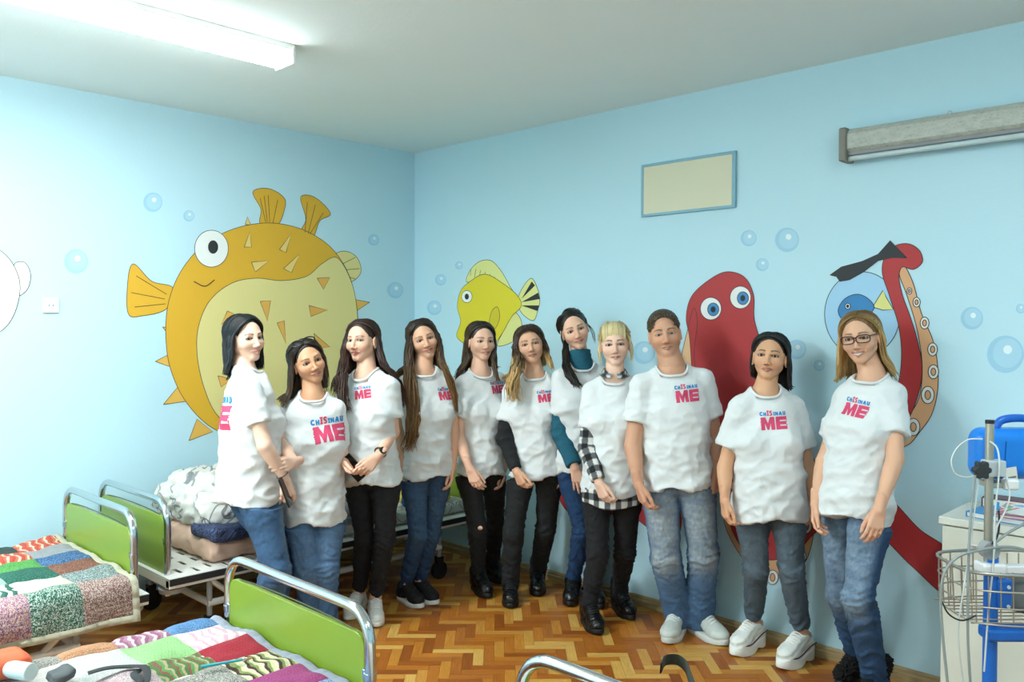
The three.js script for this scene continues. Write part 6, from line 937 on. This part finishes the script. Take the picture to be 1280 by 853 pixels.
// ------------------------------------------------------------------ cabinet, papers, monitor stand
{
  const X0 = 3.738, Zf = 0.395, H = 0.85, W = 0.72, cream = mat(0xdcdccd, 0.5);
  const t = thing('cabinet', 'cream ward cabinet behind the blue monitor stand', 'cabinet', [X0, 0, 0.02]), z = Zf - 0.02;
  part('carcass', rbox(0.008, 0.06, 0.0, W, H - 0.03, z - 0.022, 0.004), cream, t); part('top', rbox(0, H - 0.03, 0, W + 0.01, H, z + 0.006, 0.004), mat(0xe2e2d6, 0.4), t); part('plinth', rbox(0.03, 0, 0.02, W - 0.02, 0.06, z - 0.05, 0.003), mat(0x8d8d84, 0.6), t);
  const door = (x0, x1, y0, y1) => { const d = part('door', rbox(x0, y0, z - 0.02, x1, y1, z, 0.003), cream, t); part('handle', tube([V(x0 + 0.1, y1 - 0.05, z), V(x0 + 0.1, y1 - 0.05, z + 0.022), V(x0 + 0.2, y1 - 0.05, z + 0.022), V(x0 + 0.2, y1 - 0.05, z)], 0.005, 20, 8), M.whitePlastic, d); };
  door(0.012, W / 2 - 0.002, 0.065, H - 0.036); door(W / 2 + 0.002, W - 0.004, 0.065, H - 0.036);
  // what lies on top
  const top = H + 0.0005, at = (px, py, y = top) => onFloor(px, py, y);
  const book = (name, label, c, w, d, h, y, rot, hex, pages) => { const o = thing(name, label, 'book', [c[0], y, c[1]], rot); part('cover', join([rbox(-w / 2, 0, -d / 2, w / 2, 0.003, d / 2, 0.001), rbox(-w / 2, h - 0.003, -d / 2, w / 2, h, d / 2, 0.001), rbox(-w / 2, 0, -d / 2, -w / 2 + 0.004, h, d / 2, 0.001)]), mat(hex, 0.4), o); part('pages', box(-w / 2 + 0.004, 0.003, -d / 2 + 0.004, w / 2 - 0.004, h - 0.003, d / 2 - 0.004), mat(pages ?? 0xe6e4da, 0.9), o); };
  book('book', 'bright blue book at the bottom of the pile on the cabinet', [X0 + 0.24, 0.25], 0.3, 0.21, 0.022, top, -0.12, 0x2f8fd0);
  book('book', 'pink magazine on the blue book on the cabinet', [X0 + 0.32, 0.26], 0.28, 0.2, 0.012, top + 0.023, 0.1, 0xd07a9a);
  book('book', 'dark red folder leaning at the back of the cabinet', [X0 + 0.23, 0.09], 0.3, 0.1, 0.05, top, 0.04, 0x5a2030);
  const art = dataTex(64, 64, (u, v) => { const n = noise3(u * 3, v * 3, 4), m = noise3(u * 5, v * 5, 9); return n > 0.25 ? [0.85, 0.5, 0.6] : m > 0.2 ? [0.55, 0.7, 0.45] : n < -0.3 ? [0.55, 0.7, 0.88] : [0.92, 0.9, 0.86]; });
  [[0.28, 0.20, 0.05], [0.35, 0.22, -0.2], [0.585, 0.2, 0.08]].forEach(([x, zz, r], i) => { const o = single('paper', new RoundedBoxGeometry(0.21, 0.003, 0.28, 1, 0.001), i === 1 ? mat(0xe8e8e2, 0.9) : mat(0xffffff, 0.8, { map: art }), ['colourful printed leaflet on top of the pink magazine', 'plain white sheet of paper lying on the cabinet pile', 'printed leaflet lying at the far side of the cabinet top'][i], 'paper'); o.position.set(X0 + x, i === 2 ? top + 0.002 : top + 0.038 + i * 0.004, 0.02 + zz); o.rotation.y = r; });
}
{
  const D = 2.85, base = atDepth(1234, 760, D); base.y = 0; const bx = base.x, bz = base.z;
  const Rv = V(CR.x, 0, CR.z).normalize(), Tv = V(-CF.x, 0, -CF.z).normalize(), turn = Math.atan2(Tv.x, Tv.z);
  const yAt = py => atDepth(1234, py, D).y;
  const t = thing('monitor_stand', 'blue and steel wheeled medical stand with wire basket and blue monitor', 'medical stand', [bx, 0, bz], turn); t.scale.set(0.935, 1, 0.935);
  const blue = mat(0x1668c4, 0.35), yc = yAt(694), yt = yAt(527);
  part('blue_column', rod([0.012, 0.1, 0], [0.012, yc, 0], 0.024, 20), blue, t); part('steel_pole', rod([0, yc - 0.04, 0], [0, yt, 0], 0.0145, 18), M.steel, t); part('pole_cap', new THREE.CylinderGeometry(0.0155, 0.0155, 0.012, 18).translate(0, yt, 0), M.blackPlastic, t);
  part('clamp_disc', new THREE.CylinderGeometry(0.03, 0.03, 0.04, 24).rotateX(Math.PI / 2).translate(-0.004, yAt(686), 0.012), M.greyPlastic, t); part('white_collar', rbox(-0.035, yAt(716), -0.035, 0.05, yAt(702), 0.04, 0.01), M.whitePlastic, t);
  part('shelf_bar', rbox(0.04, yAt(716), -0.02, 0.4, yAt(706), 0.02, 0.006), M.whitePlastic, t);
  for (let k = 0; k < 5; k++) { const a = k / 5 * 6.2832 + 0.3; const l = part('foot', rod([0, 0.11, 0], [Math.cos(a) * 0.27, 0.08, Math.sin(a) * 0.27], 0.02, 12, 0.015), blue, t); part('wheel', new THREE.CylinderGeometry(0.035, 0.035, 0.024, 16).rotateZ(Math.PI / 2).rotateY(-a).translate(Math.cos(a) * 0.27, 0.035, Math.sin(a) * 0.27), M.blackPlastic, l); }
  // clamp block with star knob
  const yb = yAt(584); part('clamp_block', rbox(-0.022, yb - 0.028, -0.02, 0.045, yb + 0.026, 0.03, 0.005), mat(0xb7c3c8, 0.4), t);
  const star = new THREE.Shape(); for (let i = 0; i <= 60; i++) { const a = i / 60 * 6.2832, r = 0.024 + 0.0045 * Math.cos(a * 6); star[i ? 'lineTo' : 'moveTo'](r * Math.cos(a), r * Math.sin(a)); }
  part('star_knob', new THREE.ExtrudeGeometry(star, { depth: 0.022, bevelEnabled: true, bevelSize: 0.003, bevelThickness: 0.003, bevelSegments: 2 }).translate(-0.05, yb - 0.002, 0.03), mat(0x2b3032, 0.5), t);
  part('knob_stem', rod([-0.05, yb - 0.002, 0.035], [-0.01, yb - 0.002, 0.0], 0.009), M.steel, t);
  // monitor
  const ym = yAt(572), mon = new THREE.Group(); mon.name = 'monitor'; t.add(mon); mon.userData.label = 'bright blue rounded monitor housing';
  part('housing', rbox(-0.01, ym - 0.085, -0.16, 0.28, ym + 0.09, -0.04, 0.045, 6), mat(0x0f7fe0, 0.35), mon); part('handle', tube([V(0.07, ym + 0.085, -0.09), V(0.09, ym + 0.115, -0.09), V(0.2, ym + 0.118, -0.09), V(0.23, ym + 0.085, -0.09)], 0.014, 24, 10), mat(0x0c5fc0, 0.35), mon); part('seam', rod([0.075, ym - 0.08, -0.038], [0.082, ym + 0.05, -0.038], 0.0015, 6), mat(0x0a4a98, 0.4), mon); part('bracket', rbox(0.0, yAt(610), -0.07, 0.09, yAt(603), 0.0, 0.004), M.steel, t);
  const tagT = part('paper_tag', box(0, 0, 0, 0.05, 0.07, 0.001).rotateZ(0.15).translate(0.075, yAt(613), -0.03), mat(0xdcdcd2, 0.8), mon); part('print_strip', box(0, 0, 0.0012, 0.03, 0.006, 0.0018).rotateZ(0.15).translate(0.085, yAt(600), -0.03), mat(0x6a7a6a, 0.8), mon);
  part('plug', rbox(0.05, yAt(612), -0.02, 0.1, yAt(598), 0.02, 0.01), M.whitePlastic, t);
  // wire basket
  const by0 = yAt(772), by1 = yAt(710), G = new THREE.Group(); G.name = 'wire_basket'; t.add(G); const wire = M.steel, x0 = -0.105, x1 = 0.36, z0 = -0.2, z1 = 0.06;
  const rim = (y, r, sh = 0) => tube([V(x0 + 0.03 + sh, y, z0), V(x1, y, z0), V(x1, y, z1), V(x0 + 0.03 + sh, y, z1), V(x0 + sh, y, (z0 + z1) / 2)], r, 80, 6, true);
  part('rim', rim(by1, 0.006), mat(0xa9aca6, 0.3, { metalness: 0.7 }), G); for (const q of [0.34, 0.67, 1]) part('hoop', rim(mix(by1, by0, q), 0.003, 0.012 * q), wire, G);
  for (let i = 0; i < 11; i++) { const x = mix(x0 + 0.03, x1, i / 10); for (const zz of [z0, z1]) part('upright', rod([x, by1, zz], [x + 0.004, by0, zz], 0.0026, 6), wire, G); } for (let i = 0; i < 5; i++) { const zz = mix(z0 + 0.03, z1 - 0.03, i / 4), x = x0 + 0.012 + 0.012 * Math.abs(i - 2) / 2; part('upright', rod([x, by1, zz], [x + 0.012, by0, zz], 0.0026, 6), wire, G); } for (let i = 0; i < 8; i++) { const zz = mix(z0, z1, i / 7); part('floor_wire', rod([x0 + 0.015, by0, zz], [x1, by0, zz], 0.0026, 6), wire, G); }
  part('blue_grip', rbox(0.02, yAt(760), -0.01, 0.075, yAt(722), 0.03, 0.01), blue, t); part('blue_base', rbox(-0.02, yAt(798), -0.03, 0.15, yAt(782), 0.05, 0.012), blue, t); for (const py of [731, 755]) part('screw', new THREE.CylinderGeometry(0.006, 0.006, 0.006, 10).rotateX(Math.PI / 2).translate(0.058, yAt(py), 0.032), M.whitePlastic, t);
  const bag = single('cuff_bag', softLump([rb([0, 0, 0], [0.07, 0.055, 0.06], 0.03)], V(-0.1, -0.09, -0.1), V(0.1, 0.09, 0.1), 0.01, 0.01, 41), mat(0x6d7270, 0.8), 'grey folded cuff pouch lying in the wire basket', 'pouch'); { const p = Rv.clone().multiplyScalar(0.17).addScaledVector(Tv, -0.07).add(V(bx, by0 + 0.06, bz)); bag.position.copy(p); bag.rotation.y = turn; }
  const cup = single('green_box', new RoundedBoxGeometry(0.09, 0.06, 0.07, 2, 0.008), mat(0x24543a, 0.6), 'dark green carton lying in the wire basket', 'box'); { const p = Rv.clone().multiplyScalar(0.28).addScaledVector(Tv, -0.05).add(V(bx, by0 + 0.036, bz)); cup.position.copy(p); cup.rotation.y = turn; }
  // cables, each a thing that hangs on the stand
  const L = (px, py, dz = 0) => atDepth(px, py, D - dz), whiteC = mat(0xcfd6d4, 0.5), greyC = mat(0x8f9896, 0.5), blackC = mat(0x23282a, 0.5);
  const cable = (label, pts, r, m) => single('cable', tube(pts.map(q => L(...q)), r, 70, 7), m, label, 'cable', 'cables hanging on the monitor stand');
  cable('thin white cable looping out around the black star knob', [[1228, 549, 0.03], [1210, 550, 0.03], [1195, 562, 0.04], [1189, 578, 0.05], [1194, 592, 0.05], [1208, 597, 0.05], [1226, 592, 0.03]], 0.0022, whiteC);
  cable('white cable arching over the clamp block and down the pole', [[1237, 552, 0.03], [1245, 558, 0.04], [1249, 574, 0.05], [1248, 600, 0.05], [1244, 640, 0.05], [1242, 700, 0.05], [1236, 760, 0.05], [1230, 840, 0.05]], 0.003, whiteC);
  cable('grey cable falling straight from the star knob to the floor', [[1219, 594, 0.05], [1214, 640, 0.05], [1211, 690, 0.06], [1210, 750, 0.06], [1210, 800, 0.06], [1214, 870, 0.06]], 0.0042, greyC);
  cable('thin pale cable beside the grey one', [[1224, 596, 0.04], [1218, 640, 0.05], [1212, 690, 0.05], [1204, 740, 0.06], [1198, 790, 0.06], [1206, 870, 0.06]], 0.0026, whiteC);
  cable('grey hose curving along the basket rim and down its end', [[1290, 690, 0.03], [1262, 684, 0.04], [1225, 688, 0.06], [1195, 698, 0.08], [1180, 718, 0.08], [1176, 750, 0.08], [1178, 790, 0.08], [1186, 870, 0.08]], 0.0046, greyC);
  cable('black cable sagging below the basket', [[1177, 752, 0.06], [1186, 768, 0.07], [1202, 776, 0.07], [1220, 770, 0.06]], 0.0028, blackC);
  cable('white cable with a blue sleeve hanging from the monitor', [[1250, 576, 0.0], [1256, 592, 0.02], [1262, 620, 0.03], [1256, 640, 0.04], [1246, 660, 0.05], [1243, 690, 0.05]], 0.0026, whiteC);
  single('cable_sleeve', rod(L(1247, 628, 0.04), L(1246, 638, 0.04), 0.006, 12), mat(0x2b9fdc, 0.4), 'short bright blue sleeve on the hanging cable', 'cable sleeve');
  cable('black cable dropping beside the steel pole', [[1248, 636, 0.03], [1249, 655, 0.04], [1246, 672, 0.04], [1238, 682, 0.03]], 0.0034, blackC);
  cable('grey hose rising from the clamp towards the monitor side', [[1240, 682, 0.03], [1258, 668, 0.03], [1278, 656, 0.03], [1300, 640, 0.03]], 0.0046, greyC);
}
// ------------------------------------------------------------------ small things on the beds
{
  const S0 = 0.543, p0 = onFloor(251, 834, S0), p1 = onFloor(315, 823, S0 + 0.004), t = thing('paint_brush', 'teal handled paint brush lying on the patchwork of the middle bed', 'brush', [p0.x, S0, p0.z]), d = p1.clone().sub(p0), n = d.clone().normalize();
  part('handle', rod([0, 0, 0], d.clone().multiplyScalar(0.8).toArray(), 0.0048, 10, 0.004), mat(0x2f9aa4, 0.35), t); part('ferrule', rod(d.clone().multiplyScalar(0.8).toArray(), d.clone().multiplyScalar(0.9).toArray(), 0.005, 10), M.chrome, t); part('bristles', rod(d.clone().multiplyScalar(0.9).toArray(), d.toArray(), 0.005, 8, 0.002), mat(0xb98a5a, 0.9), t);
}
{
  const y = 0.55, pts = [[110, 842], [140, 836], [165, 832], [178, 834], [184, 842], [180, 852], [172, 850], [168, 842], [174, 836]].map(([a, b], i) => onFloor(a, b, y + (i > 2 && i < 7 ? 0.012 : 0)));
  const c = new THREE.CatmullRomCurve3(pts), n = 60, pos = [], idx = [], uv = []; for (let i = 0; i <= n; i++) { const p = c.getPoint(i / n), tg = c.getTangent(i / n), up = V(0, 1, 0), s = tg.clone().cross(up).normalize().multiplyScalar(0.011); for (const [k, h] of [[-1, 0.002], [1, 0.002], [1, -0.002], [-1, -0.002]]) pos.push(p.x + k * s.x, p.y + h + 0.004 * Math.sin(i * 0.3), p.z + k * s.z); if (i) { const b = i * 4; for (let k = 0; k < 4; k++) idx.push(b - 4 + k, b - 4 + (k + 1) % 4, b + k, b + k, b - 4 + (k + 1) % 4, b + (k + 1) % 4); } }
  const g = new THREE.BufferGeometry(); g.setAttribute('position', new THREE.Float32BufferAttribute(pos, 3)); g.setIndex(idx); g.computeVertexNormals();
  single('bag_strap', g, mat(0x23282a, 0.7), 'dark grey webbing strap with a loop lying on the middle bed', 'strap');
  const b = onFloor(94, 842, y + 0.01), bag = single('camera_bag', softLump([rb([0, 0, 0], [0.042, 0.018, 0.034], 0.016)], V(-0.16, -0.09, -0.14), V(0.16, 0.09, 0.14), 0.01, 0.01, 51), mat(0x4a4f50, 0.75), 'grey bag at the end of the webbing strap on the middle bed', 'bag'); bag.position.set(b.x - 0.03, 0.556, b.z + 0.03);
  const q = onFloor(20, 850, 0.53), bt = thing('bottle', 'clear bottle with a bright green cap on the middle bed', 'bottle', [q.x + 0.08, 0.570, q.z - 0.02]); bt.rotation.set(0, 0.5, Math.PI / 2); bt.scale.setScalar(0.75);
  part('body', new THREE.LatheGeometry([[0, 0], [0.032, 0], [0.034, 0.01], [0.034, 0.09], [0.028, 0.115], [0.013, 0.13], [0.013, 0.14]].map(a => new THREE.Vector2(...a)), 24), mat(0xc3d0cc, 0.15), bt); part('cap', new THREE.CylinderGeometry(0.0155, 0.0155, 0.022, 20).translate(0, 0.148, 0), mat(0x4fbf3a, 0.4), bt);
  const r = onFloor(2, 850, 0.52); single('folded_cloth', softLump([rb([0, 0, 0], [0.07, 0.03, 0.07], 0.025)], V(-0.1, -0.06, -0.1), V(0.1, 0.06, 0.1), 0.009, 0.006, 61), mat(0xd9603c, 0.85), 'orange cloth beside the green-capped bottle', 'cloth').position.set(r.x, 0.567, r.z);
}
{ // olive strap thrown over the rail of the bed that peeps in
  const P0 = [[826, 836], [832, 826], [846, 825], [856, 832], [862, 846], [868, 862]], c = new THREE.CatmullRomCurve3(P0.map(([x, y], i) => { const f = onFloor(x, y, 0.76 + 0.01 * Math.sin(i)); return f; })), n = 40, pos = [], idx = [];
  for (let i = 0; i <= n; i++) { const p = c.getPoint(i / n), s = V(0.25, 0.8, 0.3).multiplyScalar(0.02); for (const [k, h] of [[-1, 0.0022], [1, 0.0022], [1, -0.0022], [-1, -0.0022]]) pos.push(p.x + k * s.x + h * 0.6, p.y + k * s.y, p.z + k * s.z - h * 0.6); if (i) { const b = i * 4; for (let k = 0; k < 4; k++) idx.push(b - 4 + k, b - 4 + (k + 1) % 4, b + k, b + k, b - 4 + (k + 1) % 4, b + (k + 1) % 4); } }
  const g = new THREE.BufferGeometry(); g.setAttribute('position', new THREE.Float32BufferAttribute(pos, 3)); g.setIndex(idx); g.computeVertexNormals(); single('bag_strap', g, mat(0x343a33, 0.75), 'olive green strap looped over the chrome rail of the bed with the bare board', 'strap');
}
renderer.render(scene, camera);
